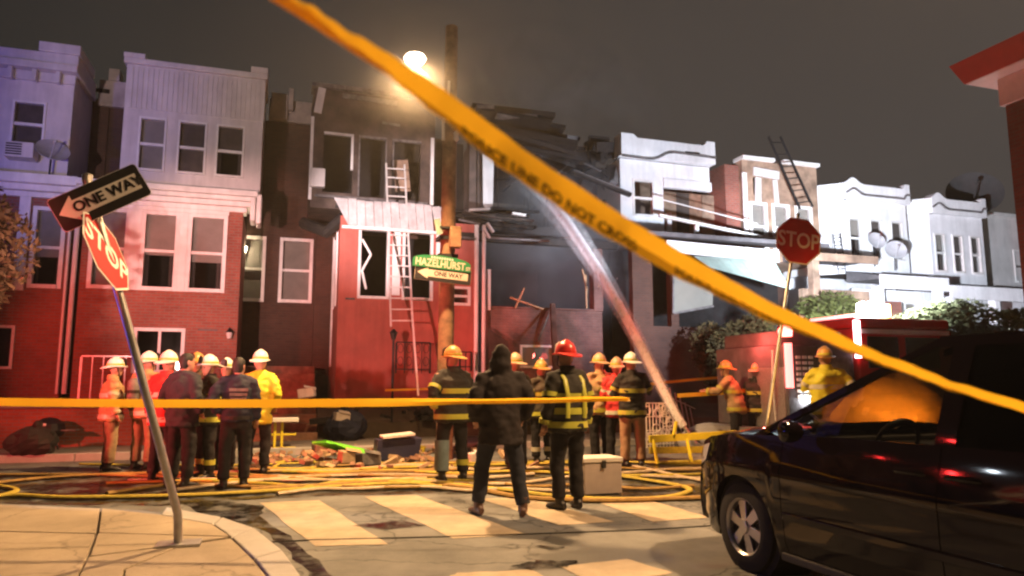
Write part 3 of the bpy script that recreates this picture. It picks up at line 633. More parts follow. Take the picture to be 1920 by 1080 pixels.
for i, q in enumerate(bo):
    mb = MB(); mb.box((q[0], YB - .03, q[3] - .06), (q[1], YB + .08, q[3]))
    if i == 0: mb.box((q[1] - .06, YB - .03, q[3] - 1.0), (q[1], YB + .08, q[3] - .062))
    if i == 1: mb.box((q[0], YB - .03, q[2]), (q[0] + .04, YB + .08, q[3] - .062)).box((q[1] - .03, YB - .03, q[2]), (q[1], YB + .08, q[3] - .062))
    if i == 2: mb.box((q[0] + .02, YB - .03, q[3] - .8), (q[0] + .05, YB + .08, q[3] - .062))
    obj("window", mb, M["ash"] if i else M["white"], rc)
obj("hanging_cloth", MB().rbox((bo[2][0] + .32, YB + .25, 7.25), (.42, .06, .9), (0, R(-6), 0)), M["tan"], rc)
obj("sill_board", MB().box((x0 + .1, YB - .09, 6.38), (x1 - .2, YB - .003, 6.45)), M["ash"], rc)
obj("vent_box", MB().box((x0 - .02, YB - .24, 6.62), (x0 + .36, YB - .05, 7.12)), M["siding"], rc, bevel=.02)
YC = 18.7
c0, c1 = XY(634, 560, YC), XY(889, 560, YC)
zc1, zc0 = ZY(740, 430, YC), ZY(740, 562, YC)
co = [(XY(671, 500, YC), XY(730, 500, YC), zc0, zc1), (XY(754, 500, YC), XY(812, 500, YC), zc0, zc1), (XY(840, 556, YC), XY(882, 556, YC), ZY(860, 573, YC), ZY(860, 537, YC))]
mb = MB(); wallop(mb, c0, c1, .5, 5.75, YC, .2, co)
so = [(YC + .7, YC + 1.5)]
mb.box((c0, YC + .202, .5), (c0 + .2, YC + .62, 5.75)).box((c0, YC + 1.5, .5), (c0 + .2, 21.29, 5.75)).box((c0, YC + .62, .5), (c0 + .2, YC + 1.5, 3.5)).box((c0, YC + .62, 5.4), (c0 + .2, YC + 1.5, 5.75)).box((c1 - .2, YC + .202, .5), (c1, 21.29, 5.75))
brick_r = mat("painted_red_wall", (.42, .105, .08), .75, var=.22, scale=1.1, streak=.16, bump=.15, bscale=30)
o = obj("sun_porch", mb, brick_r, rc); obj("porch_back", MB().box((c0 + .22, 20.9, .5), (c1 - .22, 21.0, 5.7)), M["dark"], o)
obj("side_window", MB().box((c0 - .04, YC + .62, 3.45), (c0 - .003, YC + .72, 5.45)).box((c0 - .04, YC + 1.4, 3.45), (c0 - .003, YC + 1.5, 5.45)).box((c0 - .04, YC + .722, 5.36), (c0 - .003, YC + 1.398, 5.45)).box((c0 - .02, YC + 1.02, 3.55), (c0 + .05, YC + 1.06, 5.36)), M["white"], rc)
obj("door_jamb", MB().box((c0 - .05, YC + 1.75, 1.9), (c0 - .003, YC + 1.86, 5.6)), M["white"], rc)
for i, q in enumerate(co): window(rc, *q, YC, M["white"], .07, sash=i == 2, glass=i == 2)
obj("shattered_sash", MB().bar((co[0][0] + .1, YC + .02, 5.15), (co[0][0] + .32, YC - .05, 4.75), .05).bar((co[0][0] + .32, YC - .05, 4.75), (co[0][0] + .12, YC + .02, 4.35), .05).bar((co[0][0] + .1, YC, 4.35), (co[0][0] + .22, YC - .02, 3.85), .05), M["white"], rc)
obj("window_mullion", MB().box((XY(735, 500, YC), YC - .05, 3.72), (XY(750, 500, YC), YC - .003, 5.75)), M["white"], rc)
obj("window_mullion", MB().box((XY(817, 500, YC), YC - .05, 4.6), (XY(829, 500, YC), YC - .003, 5.75)), M["white"], rc)
n = 13
for k in range(n):
    xa, xb = c0 - .05 + (x1 - c0 + .25) * k / n, c0 - .05 + (x1 - c0 + .25) * (k + 1) / n - .012; dz = random.uniform(-.02, .02)
    if 0 < k < n - 2 or k == 0:
        mb = MB(); lean = .22 if k == 0 else 0
        mb.prism([(xa - lean * .6, 18.62, 6.16 + dz), (xb, 18.62, 6.16 + dz), (xb, YC - .42, 5.40 + dz), (xa + lean, YC - .42, 5.40 + dz)], (0, .03, .03))
        obj("awning_panel", mb, M["awn"], rc)
    else:
        mb = MB().prism([(xa, 18.62, 6.12), (xb, 18.62, 6.15), (xb + .05, YC - .42, 5.48), (xa + .05, YC - .42, 5.42)], (0, .03, .03)); obj("awning_panel", mb, M["awn"], rc)
obj("awning_top", MB().box((c0 - .1, 18.64, 6.12), (x1 + .1, 19.47, 6.17)), M["porch_top"], rc)
obj("awning_gutter", MB().box((c0, YC - .47, 5.32), (x1 + .1, YC - .41, 5.395)), M["white"], rc)
obj("charred_gutter", MB().tube([(c0 - .9, 19.9, 5.75), (c0 - .3, 19.3, 5.4), (c0 + .1, 18.9, 5.75)], .16, 8), M["char"], rc)
obj("name_plate", MB().box((c0 + .18, YC - .014, 3.56), (c0 + .42, YC - .002, 3.61)), M["ash"], rc)
p = onY(738, 628, 17.9)
lp = thing("lamp_post", "slim black lantern post standing by the front railing of the awninged house", "lamp post", (p.x, 17.9, .5))
obj("post", MB().tube([(p.x, 17.9, .5), (p.x, 17.9, p.z - .12)], .03, 8), M["iron"], lp); obj("lantern", MB().lathe((p.x, 17.9, p.z - .12), [(.05, 0), (.09, .16), (.11, .17), (.02, .27)], 8), M["iron"], lp)
p0, p1 = onY(742, 700, 17.95), onY(806, 700, 17.95)
railing("ornate black iron railing below the painted porch window", p0.x, p1.x, 17.95, p0.z, ZY(770, 642, 17.95), M["iron"], .2, True)
p0, p1 = onY(862, 695, 17.95), onY(884, 695, 17.95)
railing("short black iron railing behind the firefighter with the silver trouser leg", p0.x, p1.x, 17.95, p0.z, ZY(870, 660, 17.95), M["iron"], .12)

# ------------------------------------------------------------------ fourth house, gutted
rd = house_root(7.5, "gutted burnt row house with collapsed roof and blackened open front")
gx0, gx1 = 5.11, 9.7
mb = MB().box((gx0, 21.3, .05), (gx0 + .2, 31, 8.9)).box((gx1 - .2, 21.3, .05), (gx1, 31, 8.4)).box((gx0 + .2, 26, .05), (gx1 - .2, 26.2, 8.2))
obj("wall", mb, M["soot"], rd)
obj("bay_post", MB().box((XY(880, 330, 19.5), 19.5, 6.0), (XY(893, 330, 19.5), 19.8, 8.7)), M["charb"], rd)
obj("bay_post", MB().box((XY(896, 330, 19.5), 19.55, 6.0), (XY(905, 330, 19.5), 21.2, 8.6)), M["charb"], rd)
obj("torn_curtain", MB().prism([onY(905, 288, 19.45), onY(926, 300, 19.45), onY(924, 386, 19.45), onY(912, 392, 19.45), onY(906, 384, 19.45)], (0, .04, 0)), M["siding"], rd)
obj("floor_slab", MB().box((gx0 + .2, 19.4, 5.75), (gx1 - .2, 26, 5.98)), M["char"], rd)
obj("scorched_ceiling", MB().box((gx0 + .2, 20.5, 8.35), (gx1 - .2, 26, 8.5)), M["soot"], rd)
rng = random.Random(11)
for k in range(10):       # sagging roof layers
    t = k / 9; a = onY(885 + 30 * t + rng.uniform(-15, 10), 206 + 62 * t + rng.uniform(-6, 6), 19.4 + 1.2 * rng.random()); b = onY(1040 + 40 * t + rng.uniform(-25, 15), 224 + 92 * t + rng.uniform(-8, 8), 19.4 + 1.4 * rng.random())
    d = (b - a).normalized(); mb = MB(); c = (a + b) / 2
    mb.rbox(c, ((b - a).length, rng.uniform(.9, 1.6), rng.uniform(.06, .22)), (rng.uniform(-.25, .25), -math.asin(d.z), math.atan2(d.y, d.x)))
    obj("roof_sheet", mb, M[("soot", "char", "soot", "soot", "char")[k % 5]], rd)
obj("roof_sheet", MB().bar(onY(930, 216, 19.2), onY(1005, 222, 19.2), .25, .14), M["ash"], rd)
obj("roof_sheet", MB().bar(onY(892, 202, 19.2), onY(924, 204, 19.2), .3, .10), M["ash"], rd)
for k in range(16):
    px, py = rng.uniform(1068, 1162), rng.uniform(258, 345); c = onY(px, py, 19.5 + rng.random())
    obj("charred_beam", MB().rbox(c, (rng.uniform(.12, .7), rng.uniform(.1, .25), rng.uniform(.1, .6)), (rng.uniform(-.4, .4), rng.uniform(-.5, .5), rng.uniform(-.4, .4))), M[("char", "soot", "ash", "char", "soot")[k % 5]], rd)
obj("charred_beam", MB().bar(onY(1068, 320, 19.1), onY(1182, 366, 19.1), .18, .10), M["char"], rd)
obj("charred_beam", MB().bar(onY(1075, 318, 18.95), onY(1180, 360, 18.95), .03, .03), M["ash"], rd)
for k in range(7):
    px = 1000 + k * 26; a = onY(px, 330 + k * 8, 20.2); obj("charred_stud", MB().bar((a.x, 20.4, 6.0), (a.x + rng.uniform(-.2, .2), 20.4, 7.2 + rng.random()), .09), M["char"], rd)
for k in range(46):       # splintered joists and lath
    a = onY(rng.uniform(895, 1160), 0, 19.6); x = a.x; zc_ = 8.9 - (x - 5.2) * .16 - rng.random() ** 2 * 1.5; y = 19.3 + rng.random() * 1.4; an = rng.uniform(-1.2, 1.2); ln_ = rng.uniform(.25, .9)
    obj("charred_splinter", MB().bar((x, y, zc_), (x + ln_ * math.cos(an), y + rng.uniform(-.3, .3), zc_ + ln_ * math.sin(an) * .7), rng.uniform(.02, .06), rng.uniform(.02, .05)), M[("char", "soot", "char", "ash")[k % 4]], rd)
for k in range(7):
    x = rng.uniform(5.6, 9.2); y = 19.35 + rng.random() * .4; z = 8.2 - (x - 5.2) * .2; w_ = rng.uniform(-.4, .4)
    obj("hanging_wire", MB().tube([(x, y, z), (x + w_ * .3, y, z - .5), (x + w_, y, z - .9 - rng.random())], .012, 5), M["iron"], rd)
# collapsed porch roof
for k in range(12):
    a = onY(846 + rng.uniform(0, 60), 392 + rng.uniform(0, 44), 18.3 + rng.random() * .7); b = onY(930 + rng.uniform(0, 90), 394 + rng.uniform(0, 40), 18.3 + rng.random() * .7)
    obj("porch_roof_scrap", MB().bar(a, b, rng.uniform(.08, .35), rng.uniform(.03, .08)), M[("soot", "char", "soot", "charb", "soot", "char")[k % 6]], rd)
for a, b, w in (((880, 394), (918, 392), .12), ((960, 400), (985, 404), .12), ((913, 418), (925, 436), .14), ((908, 430), (918, 447), .12), ((860, 412), (900, 420), .05), ((850, 443), (890, 448), .07), ((915, 446), (1030, 452), .05)):
    obj("porch_roof_scrap", MB().bar(onY(*a, 18.2), onY(*b, 18.2), w, .05), M["white"] if w > .1 else M["ash"], rd)
mb = MB()
obj("porch_beam", MB().box((XY(850, 450, 18.6), 18.6, 5.3), (XY(1160, 480, 18.6), 18.85, 5.5)), M["char"], rd)
for xx, w in ((893, .10), (907, .085)):
    q = onY(xx, 560, 18.35); obj("porch_column", MB().tube([(q.x, 18.35, .5), (q.x, 18.35, ZY(xx, 422, 18.35))], w / 2 + .01, 10), M["white"], rd, smooth=True)
q = onY(917, 520, 18.5); obj("porch_column", MB().box((q.x - .04, 18.5, 3.4), (q.x + .05, 18.6, 4.5)), M["white"], rd)
k0, k1 = XY(912, 640, 18.7), XY(1130, 640, 18.7); zk = ZY(1000, 580, 18.7)
bo = (XY(975, 665, 18.7), XY(1042, 665, 18.7), ZY(1000, 690, 18.7), ZY(1000, 647, 18.7))
mb = MB(); wallop(mb, k0, k1, .5, zk, 18.7, .25, [bo]); obj("knee_wall", mb, M["brick_soot"], rd)
window(rd, *bo, 18.7, M["white"], .06, blind="blind", bh=1, sash=False)
obj("wall_pier", MB().box((k1 - .28, 18.62, zk + .003), (k1, 18.95, 5.28)), M["brick_soot"], rd)
obj("knee_wall_coping", MB().box((k0, 18.62, zk + .002), (k1 - .3, 18.98, zk + .05)), M["brick_soot"], rd)
for a, b, w in (((957, 558), (1018, 580), .10), ((983, 540), (966, 578), .06), ((1098, 515), (1100, 578), .04), ((1092, 505), (1101, 545), .04)):
    obj("broken_board", MB().bar(onY(*a, 18.55), onY(*b, 18.55), w, .04), M["plank"], rd)
obj("leaning_beam", MB().bar(onY(1042, 705, 17.9), onY(1036, 570, 18.5), .13, .10), M["charb"], rd)
obj("leaning_beam", MB().bar(onY(1006, 640, 18.1), onY(1028, 585, 18.5), .10, .06), M["ash"], rd)
obj("leaning_board", MB().prism([onY(915, 615, 18.2), onY(953, 640, 18.1), onY(960, 690, 17.9), onY(918, 690, 17.9)], (0, .05, 0)), M["charb"], rd)
# ------------------------------------------------------------------ fifth house: half-torn white canted bay
re_ = house_root(12.0, "house with brightly lit white bay torn open at right, green awning below")
block(re_, 9.72, 14.25, 8.6, M["brick_dark"])
h0, h1 = XY(1112, 330, 19.5), XY(1338, 330, 19.5)
xw = XY(1243, 340, 19.5)
ops = [(XY(1186, 370, 19.5), XY(1226, 370, 19.5), ZY(1205, 406, 19.5), ZY(1205, 337, 19.5))]
mb = MB(); xs = XY(1163, 340, 19.5)
wallop(mb, xs, xw, 6.0, 8.35, 19.5, .15, ops); mb.box((xs, 19.652, 6.0), (xs + .12, 21.2, 8.35))
mb.box((xw + .003, 19.5, 7.85), (XY(1330, 330, 19.5), 19.62, 8.35))
mb.box((xw + .003, 19.45, 7.55), (XY(1332, 330, 19.5), 19.6, 7.84))
o = obj("bay", mb, M["white_paint"], re_)
obj("bay_back", MB().box((xs + .2, 21.05, 6.0), (13.4, 21.2, 8.3)), M["tan"], o)
window(re_, *ops[0], 19.5, M["white"], .06)
n = 24; f = []
for i in range(n + 1):
    t = i / n; f.append((xs - .06 + (XY(1336, 300, 19.5) - xs) * t, .16 if t < .14 else (.22 if t > .88 else 0)))
mb = MB(); mb.prism([(f[0][0], 19.25, 8.4)] + [(x, 19.25, 8.98 + s * .7) for x, s in f] + [(f[-1][0], 19.25, 8.4)], (0, .5, 0)); obj("cornice", mb, M["white_paint"], re_)
mb = MB()
for i in range(n):
    t0, t1 = i / n, (i + 1) / n; wv = lambda t: 8.36 + .34 / (1 + math.exp(-(t - .42) * 26)) - .10 * t
    xa, xb = f[i][0], f[i + 1][0]; mb.bar((xa, 19.22, wv(t0)), (xb, 19.22, wv(t1)), .05, .06)
obj("drip_moulding", mb, M["ash"], re_)
obj("cornice_hole", MB().box((XY(1285, 285, 19.24), 19.235, 8.62), (XY(1312, 285, 19.24), 19.247, 8.72)), M["soot"], re_)
for k in range(4):
    x = XY(1255 + k * 24, 390, 20.4); obj("broken_board", MB().rbox((x, 20.4, 6.9), (.5, .06, 1.6), (0, rng.uniform(-.05, .05), 0)), M[("tan", "charb", "brown", "tan")[k]], re_)
obj("window_fragment", MB().box((XY(1250, 390, 19.55), 19.52, 6.1), (XY(1258, 390, 19.55), 19.6, 6.75)), M["white"], re_)
YD = 17.9
obj("porch_roof", MB().prism([(9.8, 19.48, 6.0), (9.8, YD - .1, 5.72), (9.8, YD - .1, 5.6), (9.8, 19.48, 5.85)], (6.3, 0, 0)), M["porch_top"], re_)
a, b = onY(1216, 402, YD), onY(1462, 460, YD)
obj("porch_rail", MB().bar(onY(1236, 404, 18.6), onY(1462, 452, 18.6), .10, .08), M["white"], re_)
obj("porch_rail", MB().bar(onY(1232, 372, 18.6), onY(1420, 420, 18.6), .03, .03), M["white"], re_)
obj("porch_rail", MB().bar(onY(1306, 422, 18.5), onY(1306, 444, 18.5), .12, .08), M["white"], re_)
a, b = onY(1250, 450, YD), onY(1460, 470, YD)
obj("fascia_board", MB().prism([a, b, b - Vector((0, 0, .36)), a - Vector((0, 0, .34))], (0, .08, 0)), M["white_paint"], re_)
for i in range(7):
    t0, t1 = i / 7, (i + 1) / 7 - .003
    q = lambda t, y: onY(1298 + (1448 - 1298) * t, y + 8 * t, YD)
    obj("awning_panel", MB().prism([q(t0, 482) + Vector((0, -.1, 0)), q(t1, 482) + Vector((0, -.1, 0)), q(t1, 508 + 32 * t1) + Vector((.12, -.7, 0)), q(t0, 508 + 32 * t0) + Vector((.12, -.7, 0))], (0, .02, .02)), M["awn_g"], re_)
obj("porch_screen", MB().prism([onY(1264, 490, 18.6), onY(1340, 500, 18.6), onY(1336, 572, 18.6), onY(1264, 586, 18.6)], (0, .05, 0)), M["panel"], re_)
obj("screen_frame", MB().bar(onY(1262, 488, 18.58), onY(1262, 588, 18.58), .06).bar(onY(1262, 588, 18.58), onY(1338, 574, 18.58), .05), M["ash"], re_)
mb = MB().box((9.75, 18.65, .4), (13.6, 18.9, 3.1)).box((9.75, 18.66, 3.1), (10.4, 18.9, 5.55)).box((11.0, 18.66, 3.1), (11.25, 18.9, 5.55))
obj("porch_wall", mb, M["brick_dark"], re_)
obj("sun_porch", MB().box((9.8, 20.2, .4), (16, 20.35, 5.6)), M["soot"], re_)
for xx in (1212, 1218): obj("door_edge", MB().bar(onY(xx, 508, 18.9), onY(xx, 582, 18.9), .05), M["ash"], re_)
# ------------------------------------------------------------------ sixth house: scorched tan front
rf = house_root(16.2, "tan scorched row house with flat broken parapet and blue white windows")
block(rf, 14.3, 17.3, 8.5, M["brick_dark"])
i0, i1 = XY(1393, 350, 19.5), XY(1532, 350, 19.5)
fo = [(XY(1405, 400, 19.5), XY(1438, 400, 19.5), 5.75, 7.35), (XY(1447, 400, 19.5), XY(1480, 400, 19.5), 5.75, 7.35), (XY(1490, 400, 19.5), XY(1522, 400, 19.5), 5.75, 7.35), (XY(1412, 350, 19.5), XY(1422, 350, 19.5), 7.6, 8.2)]
bay(rf, i0, i1, 5.4, 8.75, 19.5, M["tan"], fo)
for q in fo[:3]: window(rf, *q, 19.5, M["white"], .09, blind="blind", bh=.6)
obj("corner_board", MB().box((i0 - .04, 19.44, 5.4), (i0 + .12, 19.497, 8.3)), M["white"], rf)
obj("patch_board", MB().rbox((i0 + .9, 19.46, 8.35), (1.0, .05, .28), (0, R(4), 0)), M["siding"], rf)
obj("patch_board", MB().rbox((i0 + .55, 19.46, 7.75), (.22, .05, .85), (0, R(3), 0)), M["siding"], rf)
obj("patch_board", MB().rbox((i0 + 1.25, 19.46, 7.7), (.16, .05, .9), (0, R(-3), 0)), M["siding"], rf)
obj("fascia_board", MB().box((i0 - .05, 19.36, 8.752), (i0 + 1.2, 19.9, 8.86)).box((i0 + 1.55, 19.36, 8.752), (i1 + .05, 19.9, 8.86)), M["white"], rf)
obj("party_wall", MB().box((13.75, 19.7, 5.6), (14.28, 21.29, 8.6)), M["brick"], rf)
# ------------------------------------------------------------------ seventh and eighth: white canted bays
rg = house_root(19.4, "white row house with wavy cornice and a pair of dishes on its porch roof")
block(rg, 17.32, 21.2, 7.9, M["white_paint"])
j0, j1 = XY(1531, 420, 19.5), XY(1700, 420, 19.5)
canted_bay(rg, j0, j1, 5.15, 7.75, 19.5, M["white_paint"], 1.15)
wavy_cornice(rg, j0 + 1.15, j1 + .05, 7.72, 19.5, M["white_paint"], 1.15, .55)
rh = house_root(23.0, "farther white row house with three narrow windows in its bay, below the huge dark dish")
block(rh, 21.25, 25.0, 7.7, M["white_paint"])
j2, j3 = XY(1703, 430, 19.5), XY(1842, 430, 19.5)
canted_bay(rh, j2, j3, 4.85, 7.55, 19.5, M["white_paint"], 1.0)
wavy_cornice(rh, j2 + 1.0, j3 + .05, 7.5, 19.5, M["white_paint"], 1.0, .55)
ri = house_root(27.5, "plain grey end row house at the far right of the terrace")
block(ri, 25.05, 30, 7.8, M["siding"], yr=20.2)
window(ri, 27.0, 27.6, 5.3, 6.6, 20.2, M["white"], .06)
cornice(ri, 25.05, 30, 7.8, 20.2, M["siding"], ((.05, .1), (.12, .1)), back=1)
# porches of the right-hand houses
def porch(root, xa, xb, z, y, cols, m, drop=.42, name="porch_roof"):
    obj(name, MB().prism([(xa, 19.49, z + .35), (xa, y, z), (xa, y, z - .10), (xa, 19.49, z - .05)], (xb - xa, 0, 0)), M["porch_top"], root)
    obj("fascia_board", MB().box((xa, y - .06, z - drop), (xb, y - .003, z + .03)), m, root)
    for c in cols: obj("porch_column", MB().box((c - .13, y + .1, .4), (c + .13, y + .36, z - drop + .1)), m, root, bevel=.02)
porch(rf, 15.7, 18.2, ZY(1560, 478, 18.1), 18.1, (15.9,), M["tan"], .22)
porch(rg, 18.25, 21.1, ZY(1660, 517, 18.1), 18.1, (18.4, 20.9), M["white_paint"])
porch(rh, 21.15, 26.5, ZY(1790, 537, 18.1), 18.1, (21.4, 23.4, 25.4), M["white_paint"])
obj("porch_wall", MB().box((15.6, 18.5, .4), (18.2, 18.7, 4.4)), M["tan"], rf); 
lo = [(XY(1660 + k * 34, 570, 19.2), XY(1684 + k * 34, 570, 19.2), 2.6, 4.2) for k in range(3)]
mb = MB(); wallop(mb, 18.3, 21.2, .4, 4.6, 19.2, .15, [q for q in lo if q[1] < 21.2]); obj("sun_porch", mb, M["white_paint"], rg)
for q in lo:
    if q[1] < 21.2: window(rg, *q, 19.2, M["white"], .06, blind="blind", bh=.8)
obj("brick_pier", MB().box((XY(1655, 570, 18.4), 18.4, .4), (XY(1690, 570, 18.4), 18.7, 4.1)), M["brick"], rg)
lo = [(XY(1806 + k * 32, 575, 19.2), XY(1828 + k * 32, 575, 19.2), 2.6, 4.0) for k in range(3)]
mb = MB(); wallop(mb, 21.25, 26.5, .4, 4.6, 19.2, .15, lo); obj("sun_porch", mb, M["white_paint"], rh)
for q in lo: window(rh, *q, 19.2, M["white"], .06)
lo = [(XY(1530, 545, 18.48), XY(1545, 545, 18.48), 2.9, 3.95), (XY(1550, 545, 18.48), XY(1566, 545, 18.48), 2.9, 3.95)]
for q in lo: window(rf, *q, 18.46, M["white"], .05, blind="blind", bh=1, proud=.03)

# ------------------------------------------------------------------ dishes
def dish(name, label, c, rad, face, m, grp=None, mast=None):
    r = thing(name, label, "satellite dish", c, grp)
    f = Vector(face).normalized(); rot = f.to_track_quat('Z', 'Y').to_matrix()
    rings = []
    for k in range(7):
        t = k / 6 * rad; rings.append([Vector(c) + rot @ Vector((max(t, .001) * math.cos(a), max(t, .001) * math.sin(a), .22 * t * t / rad)) for a in [2 * math.pi * j / 28 for j in range(28)]])
    back = [[p - f * .02 for p in q] for q in rings[::-1]]
    obj("reflector", MB().loft(rings + back, True, True), m, r, smooth=True)
    tip = Vector(c) + f * rad * .9
    obj("feed_arm", MB().bar(rings[-1][20], tip, .03 * rad + .012).rbox(tip, (.09 * rad + .03,) * 3), m, r)
    obj("mast", MB().tube([c, Vector(c) - f * .12, Vector(c) - f * .15 - Vector((0, 0, mast or rad * 1.2))], .03 * rad + .012, 8), M["iron"], r)
    return r
c = onY(1826, 367, 20.4); dish("satellite_dish", "very large dark satellite dish rising behind the last white house", c, .98, (-.55, -.62, .35), M["dish"], None, 1.6)
c = onY(1642, 452, 18.9); dish("satellite_dish", "grey satellite dish on the porch roof, nearer the bay window", c, .30, (-.2, -1, .35), M["dish_l"], "satellite dishes on the porch roof", .8)
c = onY(1679, 470, 18.7); dish("satellite_dish", "paler satellite dish on the porch roof, to the right of its twin", c, .34, (-.5, -1, .4), M["dish_l"], "satellite dishes on the porch roof", .6)
c = onY(98, 285, 19.2); dish("satellite_dish", "blue lit satellite dish on the leftmost house beside its window unit", c, .36, (.35, -.75, .6), M["dish_l"], None, .5)
p = onY(48, 287, 19.4)
ac = thing("air_conditioner", "boxy window air conditioner in the leftmost upper window", "air conditioner", p)
obj("casing", MB().box((p.x - .34, 19.05, p.z - .2), (p.x + .26, 19.47, p.z + .17)), M["siding"], ac, bevel=.02)
for k in range(5): obj("grille_slat", MB().box((p.x - .30, 19.03, p.z - .15 + k * .06), (p.x + .02, 19.047, p.z - .12 + k * .06)), M["iron"], ac)
p = onY(195, 305, 20.6)
tb = thing("tarp", "blue lit tarp bunched on the roof ledge behind the tilted one way sign", "tarp", p)
obj("cloth", MB().prism([(p.x - .35, 20.5, 6.25), (p.x + .3, 20.5, 6.25), (p.x + .18, 20.6, 6.9), (p.x - .05, 20.6, 6.75)], (0, .3, 0)), M["bluecloth"], tb, bevel=.06)

# ------------------------------------------------------------------ corner building at the right edge
cy = 9.0; cx = onY(1884, 185, cy).x
rz_ = thing("corner_building", "dark red brick corner building with overhanging red eave at the right edge", "building", (cx, cy, 0))
zt = ZY(1884, 180, cy)
obj("wall", MB().box((cx, -4, 0), (cx + 8, cy, zt - .18)), M["brick_corner"], rz_)
obj("frieze", MB().box((cx - .06, -4, zt - .178), (cx + 8, cy + .06, zt + .32)), M["corner_soffit"], rz_)
mb = MB(); ov = .42
mb.prism([(cx - ov, cy + ov, zt + .34), (cx - ov - .15, cy + ov + .15, zt + .72), (cx + 1, cy + ov + .15, zt + .9), (cx + 1, cy + ov, zt + .34)], (0, -14, 0))
obj("eave", mb, M["corner_trim"], rz_)
obj("soffit", MB().box((cx - ov + .02, -4, zt + .325), (cx + .98, cy + ov - .02, zt + .337)), M["corner_soffit"], rz_)
lamp("added_corner_red_spot", 'SPOT', (6.0, 3.0, 2.3), RED, 260, .08, (cx, cy - 1, zt), 60, .6)  # unseen red lamp added to tint the corner building

# ================================================================== vegetation
def leaves(center, radii, n, size, seed, shell=.35, squash=None):
    r = random.Random(seed); mb = MB(); c = Vector(center)
    lobes = [(Vector((r.gauss(0, .45), r.gauss(0, .45), r.gauss(0, .4))), r.uniform(.35, .65)) for _ in range(9)]
    i = 0
    while i < n:
        l, lr = r.choice(lobes); d = Vector((r.gauss(0, 1), r.gauss(0, 1), r.gauss(0, 1))).normalized() * lr * (r.random() ** shell)
        p = l + d
        if p.length > 1.15: continue
        p = c + Vector((p.x * radii[0], p.y * radii[1], p.z * radii[2]))
        if p.z < .05: continue
        a = Vector((r.gauss(0, 1), r.gauss(0, 1), r.gauss(0, 1))).normalized(); b = a.orthogonal().normalized(); s = size * r.uniform(.6, 1.4)
        mb.add([p - a * s, p + b * s * .45, p + a * s, p - b * s * .45], [(0, 1, 2, 3)]); i += 1
    return mb
def bush(name, label, cat, loc, radii, n, size, m, seed, trunk=.06, th=None):
    r = thing(name, label, cat, (loc[0], loc[1], loc[2]))
    th = th or radii[2] * 1.0; c = Vector(loc) + Vector((0, 0, th))
    tm = MB(); rr = random.Random(seed)
    for k in range(5):
        e = c + Vector((rr.uniform(-.6, .6) * radii[0], rr.uniform(-.6, .6) * radii[1], rr.uniform(-.1, .7) * radii[2])); mid = Vector(loc).lerp(e, .5) + Vector((0, 0, .15 * radii[2]))
        tm.tube([loc, mid, e], [trunk, trunk * .6, trunk * .2], 6)
    obj("trunk", tm, M["bark"], r)
    obj("crown", leaves(c, radii, n, size, seed), m, r)["kind"] = "stuff"
    return r
p = onY(20, 470, 12.5); bush("street_tree", "brown leaved branches of a small tree cut off at the left edge", "tree", (p.x - .62, 12.5, .0), (.95, .8, 1.15), 5200, .06, M["leaf_d"], 3, .07, p.z)
p = onZ(1372, 800, .5); bush("hedge_bush", "big brown green bush in front of the porch with the green awning", "bush", (XY(1374, 640, 17.0), 17.0, .13), (1.25, .75, 1.45), 11000, .085, M["leaf_o"], 15, .05, 2.15)
bush("garden_shrub", "green shrub growing below the second stop sign", "bush", (XY(1450, 590, 17.6), 17.6, .13), (.7, .6, 1.7), 3200, .07, M["leaf"], 6, .05, 2.2)
bush("garden_shrub", "tall loose green shrub against the tan porch", "bush", (XY(1535, 570, 17.4), 17.4, .13), (1.25, .7, .9), 5200, .085, M["leaf"], 8, .05, 3.35)
bush("street_tree", "leafy tree with bright floodlight behind its branches over the dark car", "tree", (XY(1840, 620, 12.6), 12.6, 0), (2.1, 1.3, .62), 8200, .08, M["leaf_g"], 9, .09, 2.75)

# ================================================================== utility pole, street light, signs
p = onZ(832, 862, 0); px_, py_ = 3.12, 13.8
up = thing("utility_pole", "tall weathered wooden utility pole carrying the green street name sign", "utility pole", (px_, py_, 0))
ztop = ZY(840, 50, py_)
obj("shaft", MB().tube([(px_, py_, -.1), (px_ + .01, py_, 3), (px_ + .03, py_, 6), (px_ + .05, py_, ztop)], [.165, .155, .14, .125], 16), M["wood"], up, smooth=True)
z_ = ZY(832, 235, py_)
obj("conduit", MB().tube([(px_ - .12, py_ - .10, z_ - .35), (px_ - .13, py_ - .12, z_), (px_ - .05, py_ - .14, z_ + .35), (px_ - .02, py_ - .12, z_ + .9)], .03, 8), M["white"], up, smooth=True)
z_ = ZY(840, 450, py_)
obj("junction_box", MB().box((px_ + .0, py_ - .34, z_ - .2), (px_ + .22, py_ - .16, z_ + .22)), M["wood"], up, bevel=.02)
for q_ in (-.02, -.38): obj("cable_clamp", MB().box((px_ - .19, py_ - .19, z_ + q_), (px_ + .19, py_ + .19, z_ + q_ + .07)), M["iron"], up)
obj("insulator", MB().lathe((px_ + .12, py_ - .22, ZY(845, 260, py_)), [(.02, -.12), (.06, -.08), (.05, 0), (.06, .05), (.02, .1)], 8), M["headl"], up)
sl = thing("street_light", "glowing sodium street light on a thin arm beside the utility pole", "street light", (px_ - .1, py_ - .2, LAMP.z))
obj("arm", MB().tube([(px_ + .03, py_ - .14, LAMP.z - .35), (px_ - .25, py_ - .8, LAMP.z + .02), (LAMP.x + .03, LAMP.y + .25, LAMP.z + .05)], .025, 8), M["iron"], sl)
obj("housing", MB().lathe((LAMP.x, LAMP.y, LAMP.z + .03), [(.16, 0.022), (.13, .05), (.08, .08), (.02, .09)], 14, (1, 1.4)), M["iron"], sl, smooth=True)
